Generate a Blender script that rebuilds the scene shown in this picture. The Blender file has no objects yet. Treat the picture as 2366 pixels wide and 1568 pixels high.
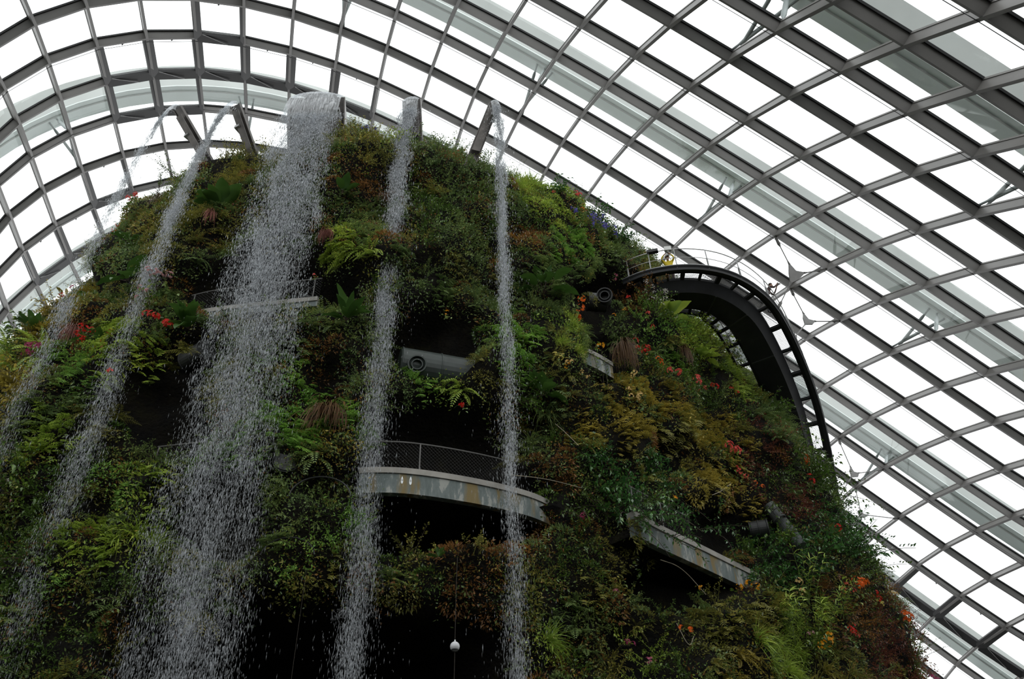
import bpy, math, random
import numpy as np
from mathutils import Matrix, Vector, noise

random.seed(7)
RNG = np.random.default_rng(11)
SC = bpy.context.scene
COL = SC.collection
PI = math.pi
R_ = math.radians

# ------------------------------------------------------------------ camera
FPX, PITCH, ROLL = 2000.0, R_(40.8), R_(-2.0)
EYE = np.array([0.0, 0.0, 1.6])


def ray(x, y):
    """direction in the place for a point of the 2366x1568 picture"""
    xr = (x - 1183.0) / FPX
    ur = -(y - 784.0) / FPX
    cr, sr = math.cos(ROLL), math.sin(ROLL)
    X = xr * cr - ur * sr
    u = xr * sr + ur * cr
    c, s = math.cos(PITCH), math.sin(PITCH)
    return np.array([X, c - u * s, s + u * c])


def project(P):
    P = np.asarray(P, float) - EYE
    c, s = math.cos(PITCH), math.sin(PITCH)
    x = P[..., 0]
    d = P[..., 1] * c + P[..., 2] * s
    u = -P[..., 1] * s + P[..., 2] * c
    cr, sr = math.cos(ROLL), math.sin(ROLL)
    xr = x * cr + u * sr
    ur = -x * sr + u * cr
    d = np.where(np.abs(d) < 1e-6, 1e-6, d)
    return np.stack([1183 + FPX * xr / d, 784 - FPX * ur / d], -1)


def at_height(x, y, z):
    """where the sight line through (x, y) reaches world height z"""
    v = ray(x, y)
    return EYE + v * ((z - EYE[2]) / v[2])


def at_dist(x, y, d):
    v = ray(x, y)
    return EYE + v * (d / math.hypot(v[0], v[1]))


cam = bpy.data.cameras.new('camera')
cam.sensor_width = 36.0
cam.lens = 36.0 * FPX / 2366.0
cam.clip_end = 600
camo = bpy.data.objects.new('camera', cam)
COL.objects.link(camo)
c_, s_ = math.cos(PITCH), math.sin(PITCH)
right0 = Vector((1, 0, 0))
up0 = Vector((0, -s_, c_))
fwd = Vector((0, c_, s_))
cr_, sr_ = math.cos(ROLL), math.sin(ROLL)
rgt = right0 * cr_ + up0 * sr_
upv = up0 * cr_ - right0 * sr_
M = Matrix.Identity(4)
for i in range(3):
    M[i][0], M[i][1], M[i][2], M[i][3] = rgt[i], upv[i], -fwd[i], EYE[i]
camo.matrix_world = M
SC.camera = camo

# ------------------------------------------------------------------ materials


def nt(name):
    m = bpy.data.materials.new(name)
    m.use_nodes = True
    t = m.node_tree
    t.nodes.clear()
    out = t.nodes.new('ShaderNodeOutputMaterial')
    return m, t, out


def N(t, kind, **kw):
    n = t.nodes.new(kind)
    for k, v in kw.items():
        if k in n.inputs:
            n.inputs[k].default_value = v
        else:
            setattr(n, k, v)
    return n


def ramp(t, stops):
    r = t.nodes.new('ShaderNodeValToRGB')
    e = r.color_ramp.elements
    while len(e) < len(stops):
        e.new(0.5)
    for el, (p, c) in zip(e, stops):
        el.position = p
        el.color = (*c, 1)
    return r


def simple(name, colour, rough=0.5, metal=0.0, var=0.25, scale=2.0, bump=0.0, spec=0.5):
    """painted, cast or rolled surface with a little uneven tone"""
    m, t, out = nt(name)
    b = N(t, 'ShaderNodeBsdfPrincipled', Roughness=rough, Metallic=metal)
    b.inputs['Specular IOR Level'].default_value = spec
    geo = N(t, 'ShaderNodeNewGeometry')
    nz = N(t, 'ShaderNodeTexNoise', Scale=scale, Detail=5.0)
    t.links.new(geo.outputs['Position'], nz.inputs['Vector'])
    lo = tuple(c * (1 - var) for c in colour)
    hi = tuple(min(1, c * (1 + var)) for c in colour)
    r = ramp(t, [(0.3, lo), (0.7, hi)])
    t.links.new(nz.outputs['Fac'], r.inputs['Fac'])
    t.links.new(r.outputs['Color'], b.inputs['Base Color'])
    if bump:
        bp = N(t, 'ShaderNodeBump', Strength=bump, Distance=0.05)
        t.links.new(nz.outputs['Fac'], bp.inputs['Height'])
        t.links.new(bp.outputs['Normal'], b.inputs['Normal'])
    t.links.new(b.outputs[0], out.inputs[0])
    return m


def leafmat(name, c1, c2, c3=None, gloss=0.35, rough=0.45, trans=0.3):
    """leaf tissue: every leaf its own tone between c1 and c2, a few in c3, some light through it"""
    m, t, out = nt(name)
    geo = N(t, 'ShaderNodeNewGeometry')
    nz = N(t, 'ShaderNodeTexNoise', Scale=0.9, Detail=3.0)
    t.links.new(geo.outputs['Position'], nz.inputs['Vector'])
    mix = N(t, 'ShaderNodeMath', operation='MULTIPLY_ADD')
    t.links.new(geo.outputs['Random Per Island'], mix.inputs[0])
    mix.inputs[1].default_value = 0.6
    sub = N(t, 'ShaderNodeMath', operation='MULTIPLY_ADD')
    t.links.new(nz.outputs['Fac'], sub.inputs[0])
    sub.inputs[1].default_value = 1.1
    sub.inputs[2].default_value = -0.35
    t.links.new(sub.outputs[0], mix.inputs[2])
    stops = [(0.15, c1), (0.75, c2)]
    if c3:
        stops.append((1.0, c3))
    r = ramp(t, stops)
    t.links.new(mix.outputs[0], r.inputs['Fac'])
    b = N(t, 'ShaderNodeBsdfPrincipled', Roughness=rough)
    b.inputs['Specular IOR Level'].default_value = gloss
    tr = N(t, 'ShaderNodeBsdfTranslucent')
    t.links.new(r.outputs['Color'], b.inputs['Base Color'])
    t.links.new(r.outputs['Color'], tr.inputs['Color'])
    ms = N(t, 'ShaderNodeMixShader')
    ms.inputs[0].default_value = trans
    t.links.new(b.outputs[0], ms.inputs[1])
    t.links.new(tr.outputs[0], ms.inputs[2])
    t.links.new(ms.outputs[0], out.inputs[0])
    return m


MAT = {}
MAT['rib'] = simple('grey_rib_paint', (0.145, 0.138, 0.131), 0.45, 0.0, 0.12, 0.6)
MAT['frame'] = simple('black_glazing_frame', (0.013, 0.013, 0.014), 0.5, 0.0, 0.2)
MAT['wire'] = simple('steel_wire', (0.12, 0.12, 0.13), 0.4, 0.6)
MAT['arch'] = simple('white_arch_paint', (0.50, 0.53, 0.51), 0.5, 0.0, 0.1, 0.4)
MAT['arch_soffit_lightened'] = simple('shade_offset_underside', (0.86, 0.95, 0.92), 0.5, 0.0, 0.06, 0.4)  # arch paint made near-white here to offset the shade underneath
MAT['tie'] = simple('grey_tie_steel', (0.10, 0.095, 0.09), 0.5, 0.2, 0.15)
MAT['strut'] = simple('pale_strut_paint', (0.36, 0.4, 0.4), 0.5, 0.0, 0.1)
MAT['steel_black'] = simple('black_walkway_steel', (0.009, 0.0095, 0.011), 0.5, 0.0, 0.5, 1.5, spec=0.3)
MAT['steel_grey'] = simple('galvanised_steel', (0.30, 0.30, 0.30), 0.45, 0.5, 0.2, 3)
MAT['stainless'] = simple('stainless_rail', (0.45, 0.44, 0.43), 0.3, 0.7, 0.15, 3)
MAT['spout'] = simple('brown_grey_spout_metal', (0.085, 0.075, 0.068), 0.35, 0.35, 0.3, 3)
MAT['drum'] = simple('grey_green_drum_paint', (0.016, 0.024, 0.020), 0.5, 0.0, 0.35, 2.5)
MAT['drum_dark'] = simple('dark_drum_paint', (0.010, 0.011, 0.011), 0.5, 0.0, 0.35, 2.5)
MAT['lamp'] = simple('white_lamp_glass', (0.6, 0.6, 0.62), 0.3, 0.0, 0.1)
MAT['cord'] = simple('brown_cord', (0.022, 0.016, 0.009), 0.8)
MAT['mesh_wire'] = simple('dull_mesh_wire', (0.032, 0.031, 0.03), 0.6, 0.3, 0.2)
MAT['dull_rail'] = simple('dull_rail', (0.12, 0.115, 0.11), 0.5, 0.3, 0.2)
MAT['shade_wall'] = simple('dark_shade_wall', (0.022, 0.032, 0.014), 0.9, 0.0, 0.5, 1.2, bump=0.6, spec=0.1)  # for the added wall that keeps low light off the mountain
MAT['floor'] = simple('dark_wet_floor', (0.05, 0.05, 0.045), 0.4, 0.0, 0.4, 0.5)
MAT['skin'] = simple('skin', (0.30, 0.16, 0.10), 0.5, 0.0, 0.1, 8)
MAT['yellow'] = simple('yellow_shirt', (0.55, 0.42, 0.02), 0.8, 0.0, 0.15, 8)
MAT['maroon'] = simple('brown_top', (0.07, 0.04, 0.035), 0.8, 0.0, 0.2, 8)
MAT['trousers'] = simple('dark_trousers', (0.03, 0.03, 0.04), 0.8, 0.0, 0.2, 8)
MAT['hair'] = simple('black_hair', (0.03, 0.02, 0.015), 0.5, 0.0, 0.2, 8)
MAT['pale_plastic'] = simple('pale_plastic', (0.6, 0.6, 0.58), 0.4, 0.0, 0.1)
MAT['white_paint'] = simple('white_marks', (0.75, 0.78, 0.8), 0.6, 0.0, 0.1)


def concrete():
    m, t, out = nt('stained_concrete')
    geo = N(t, 'ShaderNodeNewGeometry')
    b = N(t, 'ShaderNodeBsdfPrincipled', Roughness=0.75)
    mp = N(t, 'ShaderNodeMapping')
    mp.inputs['Scale'].default_value = (1.3, 1.3, 0.35)
    t.links.new(geo.outputs['Position'], mp.inputs['Vector'])
    n1 = N(t, 'ShaderNodeTexNoise', Scale=2.4, Detail=7.0, Roughness=0.65)
    t.links.new(mp.outputs[0], n1.inputs['Vector'])
    r1 = ramp(t, [(0.40, (0.085, 0.105, 0.10)), (0.54, (0.125, 0.145, 0.14)), (0.58, (0.27, 0.275, 0.25))])
    t.links.new(n1.outputs['Fac'], r1.inputs['Fac'])
    n2 = N(t, 'ShaderNodeTexNoise', Scale=2.3, Detail=4.0)
    mp2 = N(t, 'ShaderNodeMapping')
    mp2.inputs['Scale'].default_value = (1.0, 1.0, 0.2)
    mp2.inputs['Location'].default_value = (7, 3, 1)
    t.links.new(geo.outputs['Position'], mp2.inputs['Vector'])
    t.links.new(mp2.outputs[0], n2.inputs['Vector'])
    r2 = ramp(t, [(0.55, (0, 0, 0)), (0.64, (0.9, 0.9, 0.9))])
    t.links.new(n2.outputs['Fac'], r2.inputs['Fac'])
    mx = N(t, 'ShaderNodeMix', data_type='RGBA')
    t.links.new(r2.outputs['Color'], mx.inputs[0])
    t.links.new(r1.outputs['Color'], mx.inputs[6])
    mx.inputs[7].default_value = (0.16, 0.11, 0.03, 1)
    t.links.new(mx.outputs[2], b.inputs['Base Color'])
    t.links.new(b.outputs[0], out.inputs[0])
    return m


MAT['concrete'] = concrete()
MAT['old_pipe'] = simple('weathered_pipe', (0.06, 0.065, 0.063), 0.7, 0.0, 0.55, 3.0)
MAT['coping'] = simple('pale_coping', (0.25, 0.235, 0.21), 0.7, 0.0, 0.25, 2.0)


def glass():
    m, t, out = nt('roof_glass')
    tr = N(t, 'ShaderNodeBsdfTransparent')
    tr.inputs['Color'].default_value = (0.955, 0.975, 0.97, 1)
    gl = N(t, 'ShaderNodeBsdfGlossy', Roughness=0.03)
    gl.inputs['Color'].default_value = (0.9, 0.95, 0.93, 1)
    fr = N(t, 'ShaderNodeFresnel', IOR=1.35)
    sc = N(t, 'ShaderNodeMath', operation='MULTIPLY')
    sc.inputs[1].default_value = 0.06
    t.links.new(fr.outputs[0], sc.inputs[0])
    ms = N(t, 'ShaderNodeMixShader')
    t.links.new(sc.outputs[0], ms.inputs[0])
    t.links.new(tr.outputs[0], ms.inputs[1])
    t.links.new(gl.outputs[0], ms.inputs[2])
    t.links.new(ms.outputs[0], out.inputs[0])
    return m


MAT['glass'] = glass()


def water(name, clear):
    m, t, out = nt(name)
    df = N(t, 'ShaderNodeBsdfDiffuse')
    df.inputs['Color'].default_value = (0.78, 0.80, 0.825, 1)
    tl = N(t, 'ShaderNodeBsdfTranslucent')
    tl.inputs['Color'].default_value = (0.78, 0.80, 0.825, 1)
    gl = N(t, 'ShaderNodeBsdfGlossy', Roughness=0.15)
    gl.inputs['Color'].default_value = (0.95, 0.97, 1, 1)
    a = N(t, 'ShaderNodeMixShader')
    a.inputs[0].default_value = 0.45
    t.links.new(df.outputs[0], a.inputs[1])
    t.links.new(tl.outputs[0], a.inputs[2])
    b = N(t, 'ShaderNodeMixShader')
    b.inputs[0].default_value = 0.22
    t.links.new(a.outputs[0], b.inputs[1])
    t.links.new(gl.outputs[0], b.inputs[2])
    if not clear:
        tp = N(t, 'ShaderNodeBsdfTransparent')
        tp.inputs['Color'].default_value = (0.97, 0.98, 0.99, 1)
        cc = N(t, 'ShaderNodeMixShader')
        cc.inputs[0].default_value = 0.58
        t.links.new(tp.outputs[0], cc.inputs[1])
        t.links.new(b.outputs[0], cc.inputs[2])
        b = cc
    if clear:
        tp = N(t, 'ShaderNodeBsdfTransparent')
        tp.inputs['Color'].default_value = (0.86, 0.89, 0.92, 1)
        tc = N(t, 'ShaderNodeTexCoord')
        mp = N(t, 'ShaderNodeMapping')
        mp.inputs['Scale'].default_value = (60, 4, 1)
        t.links.new(tc.outputs['UV'], mp.inputs['Vector'])
        nz = N(t, 'ShaderNodeTexNoise', Scale=1.0, Detail=4.0)
        t.links.new(mp.outputs[0], nz.inputs['Vector'])
        r = ramp(t, [(0.3, (0.2, 0.2, 0.2)), (0.7, (0.82, 0.82, 0.82))])
        t.links.new(nz.outputs['Fac'], r.inputs['Fac'])
        sp_ = N(t, 'ShaderNodeSeparateXYZ')
        t.links.new(tc.outputs['UV'], sp_.inputs[0])
        th_ = N(t, 'ShaderNodeMapRange')
        th_.inputs['From Min'].default_value = 0.45
        th_.inputs['From Max'].default_value = 1.05
        th_.inputs['To Min'].default_value = 1.0
        th_.inputs['To Max'].default_value = 0.12
        t.links.new(sp_.outputs[1], th_.inputs['Value'])
        mu_ = N(t, 'ShaderNodeMath', operation='MULTIPLY')
        t.links.new(r.outputs['Color'], mu_.inputs[0])
        t.links.new(th_.outputs[0], mu_.inputs[1])
        cc = N(t, 'ShaderNodeMixShader')
        t.links.new(mu_.outputs[0], cc.inputs[0])
        t.links.new(tp.outputs[0], cc.inputs[1])
        t.links.new(b.outputs[0], cc.inputs[2])
        b = cc
    t.links.new(b.outputs[0], out.inputs[0])
    return m


MAT['water'] = water('falling_water', False)
MAT['sheet'] = water('clear_water_sheet', True)


def soil():
    m, t, out = nt('dark_planting_felt')
    geo = N(t, 'ShaderNodeNewGeometry')
    b = N(t, 'ShaderNodeBsdfPrincipled', Roughness=0.9)
    b.inputs['Specular IOR Level'].default_value = 0.1
    n1 = N(t, 'ShaderNodeTexNoise', Scale=1.1, Detail=8.0, Roughness=0.7)
    t.links.new(geo.outputs['Position'], n1.inputs['Vector'])
    r1 = ramp(t, [(0.35, (0.004, 0.004, 0.004)), (0.55, (0.008, 0.007, 0.005)), (0.75, (0.016, 0.015, 0.006))])
    t.links.new(n1.outputs['Fac'], r1.inputs['Fac'])
    t.links.new(r1.outputs['Color'], b.inputs['Base Color'])
    n2 = N(t, 'ShaderNodeTexNoise', Scale=9.0, Detail=5.0)
    t.links.new(geo.outputs['Position'], n2.inputs['Vector'])
    bp = N(t, 'ShaderNodeBump', Strength=0.8, Distance=0.2)
    t.links.new(n2.outputs['Fac'], bp.inputs['Height'])
    t.links.new(bp.outputs['Normal'], b.inputs['Normal'])
    t.links.new(b.outputs[0], out.inputs[0])
    return m


MAT['soil'] = soil()
MAT['bright'] = leafmat('bright_green_leaf', (0.1199, 0.2691, 0.0532), (0.3198, 0.5382, 0.09754), (0.5329, 0.683, 0.133))
MAT['lime'] = leafmat('yellow_green_leaf', (0.182, 0.286, 0.04836), (0.4447, 0.572, 0.0806), (0.7, 0.6921, 0.1209))
MAT['mid'] = leafmat('mid_green_leaf', (0.09004, 0.1515, 0.0532), (0.2252, 0.3029, 0.08866), (0.4181, 0.4328, 0.1108))
MAT['olive'] = leafmat('olive_leaf', (0.1149, 0.1242, 0.03869), (0.3216, 0.3, 0.05803), (0.5742, 0.4141, 0.09673))
MAT['gold'] = leafmat('golden_leaf', (0.193, 0.1681, 0.03546), (0.5018, 0.3952, 0.06651), (0.7, 0.5532, 0.133))
MAT['deep'] = leafmat('deep_green_leaf', (0.05005, 0.1028, 0.0186), (0.1168, 0.2056, 0.031), (0.267, 0.3655, 0.0465), gloss=0.6, rough=0.3, trans=0.2)
MAT['glossy'] = leafmat('glossy_dark_leaf', (0.0347, 0.1142, 0.02729), (0.08675, 0.2171, 0.05115), (0.2603, 0.3882, 0.06819), gloss=0.9, rough=0.22, trans=0.15)
MAT['broad'] = leafmat('broad_green_leaf', (0.032, 0.078, 0.014), (0.062, 0.135, 0.024), gloss=0.4, rough=0.4, trans=0.25)
MAT['rust'] = leafmat('rusty_leaf', (0.1088, 0.05282, 0.0186), (0.2902, 0.1321, 0.03488), (0.4836, 0.2641, 0.0465))
MAT['red_leaf'] = leafmat('dark_red_leaf', (0.1108, 0.03169, 0.02558), (0.2439, 0.07924, 0.04262), (0.3546, 0.2641, 0.06394))
MAT['root'] = leafmat('brown_root', (0.0455, 0.02275, 0.0117), (0.1105, 0.0585, 0.026), (0.156, 0.0975, 0.0455), gloss=0.1, trans=0.1)
MAT['pinkroot'] = leafmat('reddish_root', (0.13, 0.045, 0.035), (0.25, 0.10, 0.075), (0.3, 0.16, 0.1), gloss=0.1, trans=0.1)
MAT['stem'] = simple('woody_stem', (0.045, 0.03, 0.017), 0.8, 0.0, 0.3, 5)
MAT['pale_stem'] = simple('pale_root_stem', (0.28, 0.24, 0.17), 0.8, 0.0, 0.3, 5)
PET = {'orange': (0.85, 0.16, 0.02), 'red': (0.65, 0.03, 0.02), 'coral': (0.8, 0.12, 0.10), 'amber': (0.8, 0.35, 0.015),
       'cream': (0.75, 0.52, 0.2), 'white': (0.7, 0.66, 0.62), 'violet': (0.16, 0.14, 0.5), 'pink': (0.6, 0.16, 0.25),
       'palepink': (0.55, 0.3, 0.3), 'lemon': (0.7, 0.6, 0.15), 'magenta': (0.4, 0.05, 0.14)}
for k_, c_p in PET.items():
    MAT['petal_' + k_] = leafmat(k_ + '_petal', tuple(c * 0.7 for c in c_p), c_p, tuple(min(1, c * 1.2) for c in c_p), gloss=0.2, trans=0.35)

# ------------------------------------------------------------------ object helpers


def mesh_obj(name, V, F, mat, parent=None, smooth=False, uv=None):
    """link ONE mesh object; V (n,3), F list of index tuples or (m,3) / (m,4) array"""
    me = bpy.data.meshes.new(name)
    V = np.asarray(V, np.float32)
    if isinstance(F, np.ndarray):
        k = F.shape[1]
        me.vertices.add(len(V))
        me.vertices.foreach_set('co', V.ravel())
        me.loops.add(F.size)
        me.loops.foreach_set('vertex_index', F.astype(np.int32).ravel())
        me.polygons.add(len(F))
        me.polygons.foreach_set('loop_start', np.arange(0, F.size, k, dtype=np.int32))
        me.update(calc_edges=True)
    else:
        me.from_pydata([tuple(map(float, v)) for v in V], [], [tuple(int(i) for i in f) for f in F])
        me.update()
    if smooth:
        me.polygons.foreach_set('use_smooth', [True] * len(me.polygons))
    if uv is not None:
        ul = me.uv_layers.new(name='UVMap')
        li = np.empty(len(me.loops), np.int32)
        me.loops.foreach_get('vertex_index', li)
        ul.data.foreach_set('uv', np.asarray(uv, np.float32)[li].ravel())
    if mat is not None:
        me.materials.append(mat)
    o = bpy.data.objects.new(name, me)
    COL.objects.link(o)
    if parent is not None:
        o.parent = parent
    return o


def empty(name, loc=(0, 0, 0)):
    o = bpy.data.objects.new(name, None)
    o.empty_display_size = 0.2
    o.location = loc
    COL.objects.link(o)
    return o


def tag(o, label=None, cat=None, group=None, kind=None):
    if label:
        o['label'] = label
    if cat:
        o['category'] = cat
    if group:
        o['group'] = group
    if kind:
        o['kind'] = kind
    return o


class MB:
    """collects shapes for one mesh"""

    def __init__(s):
        s.v, s.f = [], []

    def add(s, V, F):
        o = len(s.v)
        s.v.extend([tuple(map(float, p)) for p in V])
        s.f.extend([tuple(int(i) + o for i in f) for f in F])

    def box(s, c, ax, ay, az):
        """box about c with half-axes ax, ay, az"""
        c, ax, ay, az = (np.asarray(q, float) for q in (c, ax, ay, az))
        V = [c + i * ax + j * ay + k * az for i in (-1, 1) for j in (-1, 1) for k in (-1, 1)]
        s.add(V, [(0, 1, 3, 2), (4, 6, 7, 5), (0, 4, 5, 1), (2, 3, 7, 6), (0, 2, 6, 4), (1, 5, 7, 3)])

    def tube(s, pts, r, n=6, cap=True):
        pts = [np.asarray(p, float) for p in pts]
        rs = r if isinstance(r, (list, tuple)) else [r] * len(pts)
        rings, prev = [], None
        V = []
        for i, p in enumerate(pts):
            d = pts[min(i + 1, len(pts) - 1)] - pts[max(i - 1, 0)]
            d = d / (np.linalg.norm(d) + 1e-9)
            if prev is None:
                a = np.cross(d, [0, 0, 1.0])
                if np.linalg.norm(a) < 1e-3:
                    a = np.cross(d, [1.0, 0, 0])
            else:
                a = prev - d * (prev @ d)
            a /= np.linalg.norm(a) + 1e-9
            prev = a
            b = np.cross(d, a)
            for k in range(n):
                t = 2 * PI * k / n
                V.append(p + rs[i] * (a * math.cos(t) + b * math.sin(t)))
        F = []
        for i in range(len(pts) - 1):
            for k in range(n):
                F.append((i * n + k, i * n + (k + 1) % n, (i + 1) * n + (k + 1) % n, (i + 1) * n + k))
        if cap:
            F.append(tuple(range(n - 1, -1, -1)))
            F.append(tuple((len(pts) - 1) * n + k for k in range(n)))
        s.add(V, F)

    def sweep(s, pts, sides, ups, prof, closed=False):
        """rectangle / polygon profile carried along pts: prof = [(side, up), ...]"""
        n = len(prof)
        V = []
        for p, a, u in zip(pts, sides, ups):
            for (x, y) in prof:
                V.append(np.asarray(p) + np.asarray(a) * x + np.asarray(u) * y)
        F = []
        m = len(pts)
        for i in range(m - 1):
            for k in range(n):
                F.append((i * n + k, i * n + (k + 1) % n, (i + 1) * n + (k + 1) % n, (i + 1) * n + k))
        F.append(tuple(range(n - 1, -1, -1)))
        F.append(tuple((m - 1) * n + k for k in range(n)))
        s.add(V, F)

    def lathe(s, c, axis, prof, n=24):
        """prof = [(radius, along)], turned about axis through c"""
        axis = np.asarray(axis, float)
        axis /= np.linalg.norm(axis)
        a = np.cross(axis, [0, 0, 1.0])
        if np.linalg.norm(a) < 1e-3:
            a = np.cross(axis, [1.0, 0, 0])
        a /= np.linalg.norm(a)
        b = np.cross(axis, a)
        V = []
        for (r, h) in prof:
            for k in range(n):
                t = 2 * PI * k / n
                V.append(np.asarray(c) + axis * h + (a * math.cos(t) + b * math.sin(t)) * r)
        F = []
        for i in range(len(prof) - 1):
            for k in range(n):
                F.append((i * n + k, i * n + (k + 1) % n, (i + 1) * n + (k + 1) % n, (i + 1) * n + k))
        s.add(V, F)

    def build(s, name, mat, parent=None, smooth=False):
        return mesh_obj(name, s.v, s.f, mat, parent, smooth)


# ------------------------------------------------------------------ world light: an overcast sky
w = bpy.data.worlds.new('overcast_sky')
SC.world = w
w.use_nodes = True
t = w.node_tree
t.nodes.clear()
wo = t.nodes.new('ShaderNodeOutputWorld')
bg = t.nodes.new('ShaderNodeBackground')
tc = t.nodes.new('ShaderNodeTexCoord')
mp = t.nodes.new('ShaderNodeMapping')
mp.inputs['Scale'].default_value = (3, 3, 8)
nz = t.nodes.new('ShaderNodeTexNoise')
nz.inputs['Scale'].default_value = 1.2
nz.inputs['Detail'].default_value = 5
rp = t.nodes.new('ShaderNodeValToRGB')
rp.color_ramp.elements[0].color = (0.93, 0.955, 0.97, 1)
rp.color_ramp.elements[1].color = (1.0, 1.0, 1.0, 1)
t.links.new(tc.outputs['Generated'], mp.inputs['Vector'])
t.links.new(mp.outputs[0], nz.inputs['Vector'])
t.links.new(nz.outputs['Fac'], rp.inputs['Fac'])
t.links.new(rp.outputs['Color'], bg.inputs['Color'])
bg.inputs['Strength'].default_value = 2.0
t.links.new(bg.outputs[0], wo.inputs['Surface'])
vs = SC.view_settings
SC.display_settings.display_device = 'sRGB'
vs.view_transform = 'Standard'
vs.look = 'None'
vs.exposure = 0.0
vs.gamma = 1.0
vs.use_curve_mapping = False
cy = SC.cycles
cy.max_bounces = 5
cy.diffuse_bounces = 2
cy.glossy_bounces = 2
cy.transmission_bounces = 2
cy.transparent_max_bounces = 24
cy.adaptive_threshold = 0.015
cy.caustics_reflective = False
cy.caustics_refractive = False

# ------------------------------------------------------------------ the glass roof: a curved grid of steel ribs
UNIT = 3.6
DC = np.array([[0.82833, 7.96122, 10.67015], [9.07911, 4.26587, -3.61588], [1.04505, -1.212, -4.85529], [-0.6936, -0.81349, 1.878], [-1.46952, 2.32088, 0.06578], [0.05021, -0.87744, 0.22546], [1.43742, -0.62521, 0.82635], [1.83237, -6.87219, -3.78565], [-0.8364, -1.31762, 0.07356], [-0.09081, 1.18103, 0.43785], [-0.67006, 3.19135, 0.92862], [0.11088, -0.84836, 0.89998], [0.74599, -2.54892, 1.07625], [0.24663, 0.59251, -2.24965], [-0.70636, 0.44341, 0.32116], [-0.2993, 1.71992, 2.62687], [0.81085, -0.87183, 0.33392], [-1.26158, -2.35155, -0.55114], [-0.25027, 0.23859, 0.34192], [-0.44655, 0.99884, 1.79293], [-0.13735, -1.17399, 0.21123], [0.54564, 0.15298, -2.11053], [-0.48985, 0.37825, 0.57115], [0.2411, -0.32868, -0.56368], [0.93382, 0.05692, -1.29849], [0.00815, 0.16287, -0.49035], [0.07781, -0.96938, -0.22657], [0.20644, -0.37058, 0.13417]])
DEG = 6
MON = [(i, j) for i in range(DEG + 1) for j in range(DEG + 1 - i)]


def shell(a, b):
    A, B = (a + 5) / 8.0, (b + 1) / 14.0
    return np.array([A ** i * B ** j for i, j in MON]) @ DC * UNIT + EYE


def shell_frame(a, b):
    da = shell(a + .02, b) - shell(a - .02, b)
    db = shell(a, b + .02) - shell(a, b - .02)
    n = np.cross(da, db)
    n /= np.linalg.norm(n)
    p = shell(a, b)
    if n @ (p - EYE) < 0:
        n = -n
    return p, n, da / np.linalg.norm(da), db / np.linalg.norm(db)


A0, A1, B0, B1 = -14, 4, -17, 15
GR = {(a, b): shell_frame(a, b) for a in range(A0, A1 + 1) for b in range(B0, B1 + 1)}
roof = tag(empty('ceiling', (0, 0, 0)), 'curved glass roof of grey steel ribs arching over the planted mountain', 'glass roof', kind='structure')
for a in range(A0, A1 + 1):
    P, S, U = [], [], []
    for b in range(B0, B1 + 1):
        p, n, da, db = GR[a, b]
        t_ = np.cross(n, db)
        t_ /= np.linalg.norm(t_)
        P.append(p), S.append(t_), U.append(n)
    m = MB()
    m.sweep(P, S, U, [(-.07, 0), (.07, 0), (.07, .37), (-.07, .37)])
    m.build('arch_rib', MAT['rib'], roof)
    m = MB()
    m.sweep(P, S, U, [(-.14, .371), (.14, .371), (.14, .45), (-.14, .45)])
    m.build('glazing_bar', MAT['frame'], roof)
    if a % 2 == 0:
        m = MB()
        m.tube([p + u * -.02 - s * .22 * (1 if S[0] @ (shell(a + 1, B0) - P[0]) > 0 else -1) for p, s, u in zip(P, S, U)], .014, 4)
        m.build('drip_wire', MAT['wire'], roof)
for b in range(B0, B1 + 1):
    P, S, U = [], [], []
    for a in range(A0, A1 + 1):
        p, n, da, db = GR[a, b]
        t_ = np.cross(n, da)
        t_ /= np.linalg.norm(t_)
        P.append(p), S.append(t_), U.append(n)
    m = MB()
    m.sweep(P, S, U, [(-.065, -.01), (.065, -.01), (.065, .36), (-.065, .36)])
    m.sweep(P, S, U, [(-.09, .361), (.09, .361), (.09, .44), (-.09, .44)])
    m.build('cross_rib', MAT['rib'], roof)

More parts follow.
